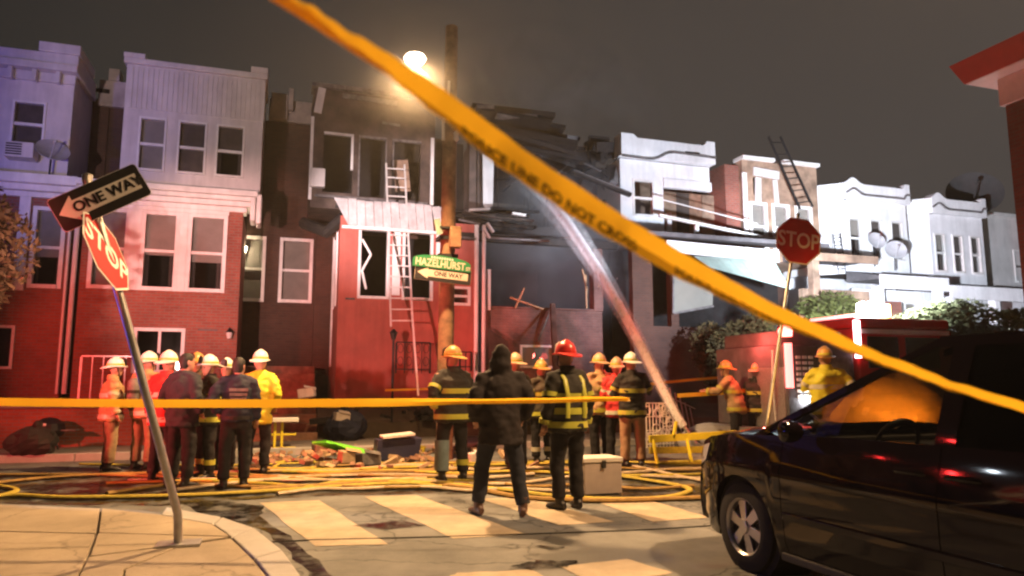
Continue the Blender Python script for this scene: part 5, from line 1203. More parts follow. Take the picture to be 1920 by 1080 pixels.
for sx in (-1, 1):
    g = .004
    side_panel("front_fender", 1.02 + g, 2.46, M["carp"], car, sx, 44)
    fd = side_panel("front_door", -.28 + g, 1.02 - g, M["carp"], car, sx)
    sd = side_panel("sliding_door", -1.30 + g, -.28 - g, M["carp"], car, sx)
    side_panel("quarter_panel", -2.55, -1.30 - g, M["carp"], car, sx, 40)
    for par, y in ((fd, -.12), (sd, -.46)):
        x = sx * (CW + .005); obj("door_handle", MB().tube([(x, y - .10, .925), (x + sx * .032, y - .07, .93), (x + sx * .032, y + .07, .93), (x, y + .10, .925)], .016, 8), M["carp"], par, smooth=True)
    obj("side_moulding", MB().rbox((sx * (CW + .004), .0, .50), (.018, 2.0, .05)), M["carp"], car, bevel=.006)
    obj("sill_trim", MB().box((sx * (CW - .10), -1.08, .18), (sx * (CW - .03), 1.08, .235)), M["plastic"], car, bevel=.01)
    mz = 1.10; my = .74
    mi_ = obj("side_mirror", MB().loft([[V((sx * (CW + .015 + u), my + .02 + .075 * math.cos(a) * q, mz + .085 * math.sin(a) * q)) for a in [2 * math.pi * j / 14 for j in range(14)]] for u, q in ((0, .5), (.03, .75), (.09, .9), (.14, .8), (.155, .4))]), M["carp"], car, smooth=True)
# underbody, hood, bumper
obj("body", MB().box((-.82, -2.4, .22), (.82, 1.08, 1.0)).box((-.55, 1.08, .25), (.55, 2.25, .80)), M["plastic"], car)
rings = []
for i in range(17):
    y = 1.02 + 1.44 * i / 16; w = halfw(y) - .058; rings.append([V((w * u, y, ztop(y) + .075 * (1 - abs(u) ** 2.5) - .004 + .02 * (1 - i / 16) * (1 - u * u))) for u in [-1 + j / 8 for j in range(17)]])
under = [[p - V((0, 0, .03)) for p in r_[::-1]] for r_ in rings]
obj("hood", MB().loft([a + b for a, b in zip(rings, under)], True, True), M["carp"], car, smooth=True)
rings = []
for i in range(11):
    u = -1 + i / 5; x = .74 * u; yb = 2.56 - .16 * abs(u) ** 2.6
    rings.append([V((x, yb - .20, .24)), V((x, yb, .26)), V((x, yb + .03, .42)), V((x, yb + .02, .60)), V((x, yb - .02, .74)), V((x, yb - .22, .80))])
obj("front_bumper", MB().loft(rings, True, True), M["carp"], car, smooth=True)
for sx in (-1, 1):
    pts = [V((sx * (halfw(y) + .016), y, z)) for y, z in ((2.02, .79), (2.20, .74), (2.34, .69), (2.43, .66))]
    up_ = [V((sx * (halfw(y) - .012), y, z)) for y, z in ((1.98, .93), (2.16, .90), (2.32, .855), (2.43, .79))]
    obj("headlight", MB().loft([pts, up_, [q - V((sx * .12, .03, 0)) for q in up_], [q - V((sx * .12, .03, 0)) for q in pts]], True, False), M["headl"], car, smooth=True)
# wheels
for sx in (-1, 1):
    for yc in (YF, YR):
        obj("wheel_well", MB().tube([(sx * .55, yc, ZC), (sx * (CW - .085), yc, ZC)], [AR + .02, AR + .004], 28), M["dark"], car)
        xo = sx * (CW - .030); th = .215
        ty = MB(); prof = [(-.5, .215), (-.5, .30), (-.40, .328), (.40, .328), (.5, .30), (.5, .215)]
        ty.loft([[V((xo - sx * th / 2 + sx * u * th, yc + r_ * math.cos(a), ZC - .005 + r_ * math.sin(a))) for a in [2 * math.pi * j / 36 for j in range(36)]] for u, r_ in prof], True, False)
        wh = obj("wheel", ty, M["tyre"], car, smooth=True)
        rm = MB(); rx = xo - sx * .006
        rm.loft([[V((x_, yc + r_ * math.cos(a), ZC - .005 + r_ * math.sin(a))) for a in [2 * math.pi * j / 36 for j in range(36)]] for x_, r_ in ((rx - sx * .06, .218), (rx, .222), (rx + sx * .006, .212), (rx - sx * .012, .196), (rx - sx * .09, .190))], True, False)
        for k in range(6):
            a = R(60 * k + 18); c_, s_ = math.cos(a), math.sin(a); pr_, tn = V((0, c_, s_)), V((0, -s_, c_)); o_ = V((rx - sx * .012, yc, ZC - .005))
            f_ = [o_ + pr_ * .035 + tn * .032, o_ + pr_ * .035 - tn * .032, o_ + pr_ * .20 - tn * .046 - V((sx * .012, 0, 0)), o_ + pr_ * .20 + tn * .046 - V((sx * .012, 0, 0))]
            rm.prism(f_, (-sx * .035, 0, 0))
        rm.tube([(rx - sx * .06, yc, ZC - .005), (rx + sx * .004, yc, ZC - .005)], [.06, .05], 18)
        obj("rim", rm, M["rim"], wh, bevel=.004)
        obj("brake_disc", MB().tube([(rx - sx * .12, yc, ZC - .005), (rx - sx * .10, yc, ZC - .005)], .16, 24), M["iron"], wh)
# greenhouse
zr = 1.72
def gx(z): return CW - .085 - .20 * max(0, (z - 1.07) / .65) ** 1.15
def pane_(name, q, m, sx, th=.006): return obj(name, MB().prism([V((sx * gx(z), y, z)) for y, z in q], (-sx * th, 0, 0)), m, car)
# pillars follow the lean of the side glass
def pillar(name, y0, z0, y1, z1, w, sx):
    n = 8; mb = MB(); ps = [V((sx * (gx(z0 + (z1 - z0) * i / n) + .004), y0 + (y1 - y0) * i / n, z0 + (z1 - z0) * i / n)) for i in range(n + 1)]
    rings = [[p + V((0, w / 2, 0)), p - V((0, w / 2, 0)), p - V((sx * .05, w / 2, 0)), p + V((-sx * .05, w / 2, 0))] for p in ps]
    return obj(name, mb.loft(rings), M["carp"], car, smooth=True)
for sx in (-1, 1):
    pillar("windscreen_pillar", 1.36, 1.03, -.20, zr - .03, .12, sx); pillar("door_pillar", -.28, 1.06, -.32, zr - .02, .13, sx); pillar("door_pillar", -1.30, 1.06, -1.32, zr - .02, .10, sx); pillar("rear_pillar", -2.42, 1.06, -2.22, zr - .03, .16, sx)
    pane_("side_window", [(1.22, 1.06), (-.21, 1.06), (-.25, 1.64), (-.10, 1.64)], M["carglass"], sx)
    pane_("side_window", [(-.35, 1.06), (-1.25, 1.06), (-1.27, 1.64), (-.38, 1.64)], M["carglass_d"], sx)
    pane_("side_window", [(-1.35, 1.06), (-2.34, 1.06), (-2.18, 1.64), (-1.37, 1.64)], M["carglass_d"], sx)
    obj("window_rail", MB().loft([[V((sx * (gx(z) + o_), y, z)) for z, o_ in ((1.635, .006), (1.70, .006), (1.70, -.05), (1.635, -.05))] for y in (-.14, -.6, -1.5, -2.24)]), M["carp"], car)
rings = []
for y, z, w in ((-.14, 1.675, .66), (-.30, 1.71, .68), (-.55, 1.735, .69), (-1.0, 1.745, .69), (-1.7, 1.735, .68), (-2.2, 1.71, .66), (-2.32, 1.66, .64)):
    top = [V((w * u * 1.04, y, z - .055 * abs(u) ** 3)) for u in [-1 + j / 6 for j in range(13)]]; rings.append(top + [p - V((0, 0, .04)) for p in top[::-1]])
obj("roof", MB().loft(rings), M["carp"], car, smooth=True)
for sx in (): obj("roof_rail", MB().tube([(sx * .64, .15, 1.74), (sx * .64, .05, 1.785), (sx * .64, -1.7, 1.79), (sx * .64, -1.85, 1.73)], .016, 8), M["plastic"], car, smooth=True)
obj("windscreen", MB().prism([(-.78, 1.28, 1.06), (.78, 1.28, 1.06), (.64, -.12, 1.67), (-.64, -.12, 1.67)], (0, .005, .005)), M["carglass"], car)
obj("rear_window", MB().prism([(-.76, -2.45, 1.06), (.76, -2.45, 1.06), (.62, -2.25, 1.66), (-.62, -2.25, 1.66)], (0, -.005, .005)), M["carglass_d"], car)
obj("tailgate", MB().box((-.86, -2.56, .3), (.86, -2.46, 1.05)), M["carp"], car, bevel=.03)
obj("dashboard", MB().box((-.8, .95, .95), (.8, 1.25, 1.04)), M["plastic"], car, bevel=.03)
for sx in (-1, 1):
    for yy in (-.05, -1.0):
        s_ = obj("car_seat", MB().rbox((sx * .38, yy + .02, .72), (.5, .52, .18)).rbox((sx * .38, yy - .26, 1.05), (.48, .14, .66), (R(-12), 0, 0)), M["seat"], car, bevel=.04)
        obj("headrest", MB().rbox((sx * .38, yy - .36, 1.46), (.26, .10, .17), (R(-8), 0, 0)), M["seat"], s_, bevel=.03)
obj("steering_wheel", MB().tube([V((-.38 + .18 * math.cos(a), .55 - .07 * math.sin(a), 1.02 + .16 * math.sin(a))) for a in [2 * math.pi * j / 20 for j in range(21)]], .016, 6), M["plastic"], car, smooth=True)

# ================================================================== fire engine beyond the car
EX, EY = 9.55, 11.9
en = thing("fire_engine", "red fire engine with white lamps parked beyond the black minivan", "fire engine", (EX, EY, 0))
obj("body", MB().box((EX, EY, .55), (EX + 1.65, EY + 2.4, 2.2)).box((EX + .1, EY + .25, 2.202), (EX + 1.6, EY + 2.2, 2.5)), M["porch_top"], en, bevel=.03)
cb = obj("cab", MB().box((EX + 1.75, EY - .02, .6), (EX + 4.3, EY + 2.42, 2.58)).box((EX + 1.70, EY - .03, 2.582), (EX + 4.25, EY + 2.43, 2.80)), M["engine_red"], en, bevel=.05)
obj("cab_window", MB().box((EX + 2.0, EY - .035, 1.75), (EX + 2.8, EY - .022, 2.4)).box((EX + 3.0, EY - .035, 1.75), (EX + 3.9, EY - .022, 2.4)), M["iron"], cb)
obj("white_stripe", MB().box((EX + 1.72, EY - .05, 2.46), (EX + 4.2, EY - .033, 2.55)), M["engine_white"], cb)
obj("cab_edge_glow", MB().box((EX + 1.66, EY - .09, 1.95), (EX + 1.78, EY - .025, 2.72)), M["pinkglow"], cb)  # no lamp: reflective cab edge made to glow for the light it catches
obj("tail_step", MB().box((EX - .45, EY + .05, .45), (EX - .003, EY + 2.35, .55)), M["plate"], en)
obj("tail_panel", MB().box((EX - .03, EY + .05, .56), (EX - .003, EY + 1.2, 1.75)), M["plate"], en)
for k in range(8):
    for j in range(3): obj("tail_marker", MB().box((EX + .22 + j * .15, EY - .025, 1.15 + k * .11), (EX + .32 + j * .15, EY - .003, 1.21 + k * .11)), M["engine_white"], en)
obj("tail_light", MB().tube([(EX - .02, EY - .09, 1.35), (EX - .02, EY - .09, 2.22)], .075, 10), M["redcol"], en, smooth=True)
obj("beacon", MB().lathe((EX + .02, EY + .02, 2.36), [(.13, 0), (.14, .12), (.09, .2), (.02, .22)], 14), M["redglow"], en, smooth=True)
obj("grab_rail", MB().tube([(EX - .08, EY + .3, .7), (EX - .12, EY + .3, 1.4), (EX - .08, EY + .3, 2.1)], .02, 8), M["alu"], en)
obj("roller_door", MB().box((EX + .75, EY - .03, .7), (EX + 1.55, EY - .003, 1.95)), M["ash"], en)
for k, (px, py) in enumerate(((1556, 716), (1527, 732), (1512, 751))):
    q = onY(px, py, EY - .08); obj("marker_lamp", MB().lathe((q.x, EY - .08, q.z), [(.02, -.05), (.055, -.03), (.055, .03), (.02, .05)], 10), M["amberglow"] if k < 2 else M["floodglow"], en)
for sx in (.75, 3.4):
    for yy in (EY - .01, EY + 2.1): obj("wheel", MB().tube([(EX + sx, yy, .5), (EX + sx, yy + .3, .5)], .5, 24), M["tyre"], en)
q = onY(1628, 582, EY + .3)
fl_ = obj("floodlight", MB().rbox(q, (.52, .2, .34)), M["floodglow"], en, bevel=.08); obj("floodlight_mast", MB().tube([(q.x, q.y + .12, 2.4), (q.x, q.y + .12, q.z)], .03, 8), M["alu"], en)
q = onY(1647, 582, EY + .3); obj("floodlight", MB().rbox(q + Vector((.12, 0, 0)), (.30, .14, .26)), M["amberglow"], en, bevel=.02)
lb = obj("light_bar", MB().box((EX + 2.4, EY + .3, 2.802), (EX + 2.7, EY + 2.1, 2.95)), M["redcol"], en, bevel=.02)
q = onY(1843, 628, 13.6)
fl2 = thing("floodlight_stand", "pair of blinding work lamps shining through the leafy tree", "floodlight", (q.x, 13.6, 0))
obj("mast", MB().tube([(q.x, 13.6, 0), (q.x, 13.6, q.z)], .03, 8), M["alu"], fl2)
for dx, rr in ((0, .13), (-.42, .09)): obj("lamp_head", MB().lathe((q.x + dx, 13.55, q.z - (.0 if dx == 0 else .05)), [(.03, -rr), (rr, -rr * .5), (rr, rr * .5), (.03, rr)], 12), M["floodglow"], fl2)
obj("cross_arm", MB().bar((q.x - .5, 13.62, q.z - .03), (q.x + .1, 13.62, q.z - .03), .03), M["alu"], fl2)
lamp("work_lamp_light", 'POINT', (q.x, 13.3, q.z), (1, .97, .8), 240, .12)

def lump(c, rad, seed):
    r = random.Random(seed); ph = [r.uniform(0, 6) for _ in range(6)]; c = Vector(c); rings = []
    for k in range(11):
        th = math.pi * k / 10
        row = []
        for j in range(16):
            a = 2 * math.pi * j / 16; w = 1 + .13 * math.sin(3 * a + ph[0] + 2 * th) + .09 * math.sin(5 * a + ph[1] - 3 * th) + .06 * math.sin(8 * a + ph[2] + 5 * th)
            row.append(c + Vector((rad[0] * w * (math.sin(th) + .002) * math.cos(a), rad[1] * w * (math.sin(th) + .002) * math.sin(a), -rad[2] * math.cos(th) * (1 + .05 * math.sin(4 * a + ph[3])))))
        rings.append(row)
    return MB().loft(rings)
HEAP = lump((8.95, 8.7, .72), (1.2, .8, .84), 12)
tq = thing("standin", "added orange tarpaulin over a pile just beyond the minivan's front window", "tarp", (8.95, 8.7, 0))  # made-up heap; its orange stands in for window reflections
obj("cover", HEAP, M["orange_standin"], tq, smooth=True); obj("tie_rope", MB().tube([(7.9, 8.1, .3), (8.6, 7.86, .9), (9.4, 7.9, .95), (10.0, 8.2, .3)], .014, 6), M["plank"], tq)
lamp("added_amber_light", 'SPOT', (7.4, 7.1, .85), (1, .52, .12), 1200, .08, (8.3, 8.8, .9), 84, .6)  # made-up amber lamp, added to light the orange heap
hz_ = thing("added_amber_lamp", "amber lamp on a short post, added to light the orange heap", "hazard lamp", (7.5, 7.4, 0))
obj("post", MB().tube([(7.5, 7.42, 0), (7.5, 7.42, .72)], .025, 8), M["iron"], hz_); obj("lens", MB().lathe((7.5, 7.42, .8), [(.03, -.09), (.08, -.05), (.08, .05), (.03, .09)], 12), M["amberglow"], hz_)
# ================================================================== hoses, debris
rh_ = random.Random(5)
def hose(label, pxs, m, w=.036, z=.03):
    p = [onZ(x, y, z) for x, y in pxs]; out = []
    for i in range(len(p) - 1):
        p0, p1, p2, p3 = p[max(i - 1, 0)], p[i], p[i + 1], p[min(i + 2, len(p) - 1)]
        for t in [k / 8 for k in range(8)]:
            out.append(.5 * ((2 * p1) + (p2 - p0) * t + (2 * p0 - 5 * p1 + 4 * p2 - p3) * t * t + (3 * p1 - p0 - 3 * p2 + p3) * t ** 3))
    out.append(p[-1])
    o = obj("fire_hose", MB().tube(out, w * 1.15, 8, .62), m, None, smooth=True); tag(o, label, "fire hose", "fire hoses lying across the road"); return o
hose("yellow hose nearest the camera at left, curling back in a loop", [(-60, 938), (20, 928), (120, 932), (300, 930), (480, 922), (700, 908), (860, 905)], M["hose_y"])
hose("ochre hose sweeping from far left under the group of firefighters", [(-60, 912), (60, 898), (180, 890), (300, 887), (420, 888), (520, 893), (640, 888), (820, 880)], M["hose_o"])
hose("looped end of yellow hose at the left edge", [(-40, 905), (30, 918), (-10, 931), (-60, 935)], M["hose_y"])
hose("tan hose running from the navy officer's feet to the silvery trouser leg", [(330, 918), (470, 902), (600, 893), (760, 890), (900, 896), (1000, 888)], M["hose_w"])
hose("ochre hose running behind the hooded person's shoes to the cooler", [(470, 918), (640, 908), (760, 902), (880, 915), (980, 932), (1100, 938), (1230, 936), (1400, 930)], M["hose_o"], .042)
hose("yellow hose curving around the front of the cooler", [(700, 900), (840, 908), (960, 920), (1060, 932), (1180, 936), (1262, 930), (1290, 915), (1200, 898), (1150, 892)], M["hose_y"], .038)
hose("yellow hose along the gutter behind the yellow coated man's boots", [(500, 878), (640, 880), (760, 876), (900, 872), (1060, 868), (1240, 866), (1420, 862)], M["hose_y"], .034)
hose("ochre hose between the tan hose and the far kerb", [(480, 884), (620, 884), (780, 884), (900, 878), (990, 880)], M["hose_o"], .032)
hose("yellow hose crossing in front of the navy officer's boots", [(200, 906), (420, 900), (600, 900), (720, 902), (830, 912)], M["hose_y"], .032)
rk = random.Random(21)
for k in range(9):
    y0 = 868 + k * 6.2; x0_ = rk.choice([-60, 150, 380, 520]); x1_ = rk.choice([900, 1100, 1300, 1400]); n_ = 8
    hose(("yellow", "ochre", "tan")[k % 3] + " hose in the tangle across the street, " + ("first", "second", "third", "fourth", "fifth", "sixth", "seventh", "eighth", "ninth")[k] + " from the far kerb", [(x0_ + (x1_ - x0_) * j / n_, y0 + rk.uniform(-5, 5) + 4 * math.sin(j * .9 + k)) for j in range(n_ + 1)], M[("hose_y", "hose_o", "hose_w")[k % 3]], rk.uniform(.028, .038))
hose("small coil of yellow hose beside the yellow legged stool", [(510, 868), (570, 862), (598, 872), (560, 880), (515, 877), (530, 866)], M["hose_y"], .03)
hose("tan hose slanting from the cooler toward the minivan bumper", [(1180, 872), (1240, 885), (1300, 898), (1420, 915)], M["hose_w"], .034)
hose("ochre hose crossing behind the bent sign post", [(200, 925), (330, 908), (460, 912), (560, 915)], M["hose_o"])
hose("tan hose lying straight between the boots of the left group", [(240, 900), (360, 898), (500, 900), (660, 900), (800, 896)], M["hose_w"], .03)
def deb(name, label, cat, parts_, loc, grp=None):
    r = thing(name, label, cat, loc, grp)
    for n_, mb, m in parts_: obj(n_, mb, m, r, bevel=.008)
    return r
# stool with white top and yellow legs
a, b = onZ(500, 848, .03), onZ(550, 846, .03); zt_ = onY(525, 790, a.y).z; cx_ = (a.x + b.x) / 2
pp = [("table_top", MB().box((cx_ - .36, a.y - .3, zt_), (cx_ + .34, a.y + .3, zt_ + .07)), M["white"])]
for sx in (-.12, .02): pp.append(("leg", MB().bar((cx_ + sx, a.y - .15, .03), (cx_ + sx, a.y - .15, zt_), .05), M["yellow"]))
for sz in (.15, .5): pp.append(("crossbar", MB().bar((cx_ - .3, a.y - .12, zt_ * sz * 1.2), (cx_ + .3, a.y - .12, zt_ * sz * 1.2), .045), M["yellow"]))
deb("folding_table", "small white topped table on yellow legs left on the kerb", "table", pp, (cx_, a.y, 0))
def pboard(name, label, cat, pxs, Y, m, th=.05, tilt=0.0):
    p = [onY(x, y, Y) + Vector((0, tilt * (y0 - y) * .01, 0)) for (x, y), y0 in zip(pxs, [pxs[0][1]] * len(pxs))]
    o = obj(name, MB().prism(p, (0, th, 0)), m, None); return tag(o, label, cat)
q = [onZ(585, 832, .33), onZ(612, 830, .38), onZ(712, 852, .10), onZ(690, 862, .05)]
o = obj("lime_board", MB().prism(q, (0, .05, .04)), M["lime"]); tag(o, "bright lime green board lying slanted on the debris", "board")
c = onZ(747, 864, .02)
deb("plastic_bin", "dark navy bin with a glinting lid lying on the kerb", "bin", [("tub", MB().prism([(c.x - .42, c.y, .03), (c.x + .36, c.y, .03), (c.x + .44, c.y, .42), (c.x - .38, c.y, .40)], (0, .5, 0)), M["blue_bin"]), ("lid", MB().rbox((c.x, c.y + .2, .47), (.6, .5, .05), (0, R(-5), 0)), M["alu"])], (c.x, c.y, 0))
c = onZ(1132, 925, .02)
cw = (onZ(1168, 925, .02) - onZ(1096, 920, .02)).length
deb("cooler_box", "pinkish grey cooler box standing on the road behind the red helmeted firefighter", "cooler", [("tub", MB().box((c.x - cw / 2, c.y, .012), (c.x + cw / 2, c.y + .42, .41)), M["cooler"]), ("lid", MB().box((c.x - cw / 2 - .015, c.y - .015, .412), (c.x + cw / 2 + .015, c.y + .435, .47)), M["cooler_lid"]), ("latch", MB().box((c.x - .03, c.y - .03, .34), (c.x + .03, c.y - .016, .44)), M["plastic"])], (c.x, c.y, 0))
c = onY(650, 775, 17.3)
deb("garbage_bag", "lumpy dark rubbish bag slumped by the painted wall", "bag", [("bag", lump((c.x, 17.4, .45), (.46, .36, .40), 5), M["coat_navy"]), ("knot", lump((c.x - .04, 17.4, .88), (.09, .08, .10), 6), M["coat_navy"])], (c.x, 17.4, .13))
c = onZ(88, 845, .1)
deb("barbecue_grill", "dark barbecue grill with glinting lid by the retaining wall", "grill", [("kettle", MB().lathe((c.x, c.y, .5), [(.05, -.2), (.25, -.1), (.30, 0), (.27, .14), (.12, .24), (.02, .26)], 16), M["iron"])] + [("leg", MB().bar((c.x + dx, c.y + dy, .1), (c.x + dx * .6, c.y + dy * .6, .38), .03), M["iron"]) for dx, dy in ((-.25, -.2), (.25, -.2), (0, .25))] + [("side_shelf", MB().rbox((c.x + .38, c.y, .5), (.28, .3, .03)), M["ash"]), ("vent_knob", MB().box((c.x - .05, c.y - .29, .60), (c.x + .02, c.y - .22, .65)), M["alu"])], (c.x, c.y, .1))
c = onZ(60, 855, .1)
deb("garbage_bag", "black rubbish bag beside the barbecue grill", "bag", [("bag", lump((c.x, c.y, .34), (.42, .34, .30), 3), M["coat_blk"]), ("knot", lump((c.x + .05, c.y, .66), (.08, .07, .09), 9), M["coat_blk"])], (c.x, c.y, .1))
sc = [("scorched_box", "open cardboard box tipped in the debris below the lime board", "box", 655, 868, .30, "plank"), ("scorched_box", "dark crate among the debris left of the lime board", "crate", 600, 850, .25, "brown"), ("chunk", "grey lump of rubble in front of the navy bin", "rubble", 690, 872, .3, "ash"), ("scorched_box", "yellow tool box at the feet of the banded firefighter", "tool box", 788, 848, .16, "yellow"), ("scorched_box", "white bucket standing behind the hooded person", "bucket", 893, 866, .24, "white"), ("scorched_box", "pale carton on the step behind the yellow coat", "carton", 575, 745, .30, "siding"), ("scorched_box", "orange lit carton on the dark heap under the tape", "carton", 640, 790, .28, "cream")]
for n_, l_, c_, px, py, s_, m_ in sc:
    c = onZ(px, py, .02) if py > 830 else onY(px, py, 17.2)
    r = thing(n_.replace("scorched_box", c_.replace(" ", "_")), l_, c_, c)
    obj("shell", MB().rbox(c + Vector((0, 0, s_ * .35)), (s_ * 1.2, s_, s_ * .7), (rh_.uniform(-.1, .1), rh_.uniform(-.15, .15), rh_.uniform(-.4, .4))), M[m_], r, bevel=.015)
    obj("flap", MB().rbox(c + Vector((s_ * .2, -s_ * .3, s_ * .74)), (s_ * .9, s_ * .5, .02), (.3, .2, .1)), M[m_], r)
mb = MB(); md = MB()
for k in range(520):
    px, py = rh_.gauss(640, 150), rh_.gauss(842, 20)
    if not (460 < px < 1010 and 790 < py < 880): continue
    c = onZ(px, py, .02); s_ = rh_.uniform(.03, .16)
    (mb if k % 3 else md).rbox(c + Vector((0, 0, s_ * .25 + .01)), (s_ * rh_.uniform(.6, 2.4), s_ * rh_.uniform(.5, 1.4), s_ * .5), (rh_.uniform(-.5, .5), rh_.uniform(-.5, .5), rh_.uniform(0, 3)))
o = obj("debris", mb, M["brown"]); o["kind"] = "stuff"; o["label"] = "scattered charred debris along the far kerb"
o = obj("debris", md, M["plank"]); o["kind"] = "stuff"; o["label"] = "splintered wood scattered along the far kerb"
mb = MB()
for k in range(260):
    px, py = rh_.gauss(1010, 120), rh_.gauss(800, 30); c = onY(px, 760 + rh_.random() * 60, 17.6 + rh_.random() * .9); s_ = rh_.uniform(.05, .22)
    mb.rbox((c.x, c.y, .5 + rh_.random() * .35), (s_ * 2, s_, s_ * .6), (rh_.uniform(-.6, .6), rh_.uniform(-.6, .6), rh_.uniform(0, 3)))
o = obj("debris", mb, M["char"]); o["kind"] = "stuff"; o["label"] = "charred wreckage heaped before the gutted house"
# yellow barricade, lit fence and heap at the jet's foot
a, b = onZ(1218, 868, .02), onZ(1352, 862, .02); zb_ = onY(1280, 822, a.y).z
pp = [("plank", MB().bar((a.x, a.y, zb_), (b.x + .3, a.y, zb_ + .06), .05, .13), M["yellow"]), ("plank", MB().bar((a.x, a.y, zb_ * .55), (b.x + .3, a.y, zb_ * .5), .05, .12), M["hose_y"])]
for t in (.05, .5, .95): pp.append(("leg", MB().bar((a.x + (b.x - a.x) * t, a.y - .15, .01), (a.x + (b.x - a.x) * t, a.y, zb_), .05), M["yellow"]))
pp.append(("leg", MB().bar((onY(1262, 822, a.y).x, a.y, zb_), (onY(1268, 790, a.y).x, a.y, onY(1268, 790, a.y).z), .05), M["yellow"]))
deb("barricade", "yellow plank barricade in front of the water jet's base", "barricade", pp, (a.x, a.y, 0))
a, b = onY(1212, 800, 14.6), onY(1262, 800, 14.6)
fr_ = thing("wire_fence_panel", "pink lit scroll wire fence panel right of the pale helmeted firefighter", "fence panel", (a.x, 14.6, .0))
for k in range(9):
    x = a.x + (b.x - a.x) * k / 8; obj("fence_wire", MB().bar((x, 14.6, .02), (x, 14.6, 1.0), .02), M["engine_white"], fr_)
for z in (.1, .4, .7, 1.0): obj("fence_wire", MB().bar((a.x, 14.59, z), (b.x, 14.59, z), .02), M["engine_white"], fr_)
mb = MB()
for k in range(20):
    cxx, cz = rh_.uniform(a.x, b.x), rh_.uniform(.15, .9); mb.tube([(cxx + .1 * math.cos(q), 14.58, cz + .1 * math.sin(q)) for q in [i * math.pi / 5 for i in range(11)]], .012, 5)
obj("scrollwork", mb, M["engine_white"], fr_)
a = onY(1278, 745, 14.9)
pl = thing("wrought_iron_gate", "leaning wrought iron gate leaf just right of the water jet", "gate", (a.x, 14.9, 0))
for k in range(5): obj("gate_bar", MB().bar((a.x - .1 + k * .12, 14.9, .05), (a.x - .22 + k * .13, 15.05, 1.35 - k * .12), .022), M["metal"], pl)
obj("gate_rail", MB().bar((a.x - .2, 15.0, 1.1), (a.x + .4, 14.98, .85), .02), M["metal"], pl)
a = onZ(1300, 815, .4)
mb = MB().lathe((onY(1330, 800, 14).x, 14.0, .3), [(.55, -.28), (.6, -.1), (.45, .12), (.2, .25), (.05, .28)], 14, (1.3, .8))
o = obj("tarp_heap", mb, M["dish_l"], bevel=.03); tag(o, "pale crumpled tarp heap behind the yellow barricade", "tarp")
# ================================================================== caution tapes
tape_m = bpy.data.materials.new("caution_tape_film"); tape_m.use_nodes = True
n = tape_m.node_tree.nodes; L = tape_m.node_tree.links; p_ = n["Principled BSDF"]; p_.inputs["Base Color"].default_value = (.82, .47, .025, 1); p_.inputs["Roughness"].default_value = .35
tl_ = n.new("ShaderNodeBsdfTranslucent"); tl_.inputs[0].default_value = (.9, .54, .035, 1); mx = n.new("ShaderNodeMixShader"); mx.inputs[0].default_value = .55
L.new(p_.outputs[0], mx.inputs[1]); L.new(tl_.outputs[0], mx.inputs[2]); L.new(mx.outputs[0], n["Material Output"].inputs[0])
def catmull(p, k=12):
    out = []
    for i in range(len(p) - 1):
        p0, p1, p2, p3 = p[max(i - 1, 0)], p[i], p[i + 1], p[min(i + 2, len(p) - 1)]
        for t in [q / k for q in range(k)]: out.append(.5 * ((2 * p1) + (p2 - p0) * t + (2 * p0 - 5 * p1 + 4 * p2 - p3) * t * t + (3 * p1 - p0 - 3 * p2 + p3) * t ** 3))
    return out + [p[-1]]
def tape(label, pts, w_up, w_dn, ang_up, ang_dn, text=None, tsize=.03, thick=.0006, name="caution_tape", group=None):
    """film folded lengthwise along pts: upper flap w_up, lower flap w_dn; angles (deg from vertical, + towards the viewer) run along the tape"""
    P = catmull(pts); n_ = len(P); top, mid, low = [], [], []
    def lerp(a, t):
        f = t * (len(a) - 1); i = min(int(f), len(a) - 2); return a[i] + (a[i + 1] - a[i]) * (f - i)
    U, D_ = [], []
    for i, p in enumerate(P):
        d = (P[min(i + 1, n_ - 1)] - P[max(i - 1, 0)]).normalized(); t = i / (n_ - 1)
        up = (V((0, 0, 1)) - d * d.z).normalized(); fr = d.cross(up).normalized()
        if fr.y > 0: fr = -fr
        a, b = R(lerp(ang_up, t)), R(lerp(ang_dn, t)); wv = .08 * math.sin(i * .37) + .05 * math.sin(i * .91)
        U.append((up * math.cos(a + wv) + fr * math.sin(a + wv)) * w_up); D_.append((-up * math.cos(b - wv) + fr * math.sin(b - wv)) * w_dn)
    r = thing(name, label, "tape", P[0], group)
    mb = MB(); rows = [[P[i] + U[i] for i in range(n_)], P, [P[i] + D_[i] for i in range(n_)]]
    mb.loft(rows, False, False); obj("film", mb, tape_m, r, smooth=True)
    if text:
        L_ = [0]
        for a, b in zip(P, P[1:]): L_.append(L_[-1] + (b - a).length)
        def surf(s, v):      # s along, v from -1 (lower edge) .. 1 (upper edge)
            s = min(max(s, 0), L_[-1] - 1e-4); i = next(k for k in range(n_ - 1) if L_[k + 1] >= s); u = (s - L_[i]) / (L_[i + 1] - L_[i])
            b = P[i].lerp(P[i + 1], u); q = (U[i].lerp(U[i + 1], u) * v) if v > 0 else (D_[i].lerp(D_[i + 1], u) * -v)
            dd = (P[i + 1] - P[i]).normalized(); nn_ = dd.cross(q).normalized(); nn_ = nn_ if nn_.dot(V((0, 0, EYE)) - b) > 0 else -nn_
            return b + q + nn_ * .0015
        s0 = text[1]
        while s0 < L_[-1] - text[2]:
            vs, fs = text_mesh(text[0], tsize, .0012)
            xs_ = [v.x for v in vs]; w = max(xs_) - min(xs_)
            if s0 + w > L_[-1]: break
            mb = MB(); mb.add([surf(s0 + v.x - min(xs_), text[3] + v.y / tsize * text[4]) for v in vs], fs); s0 += w + .12
            obj("lettering", mb, M["sign_black"], r)
    return r
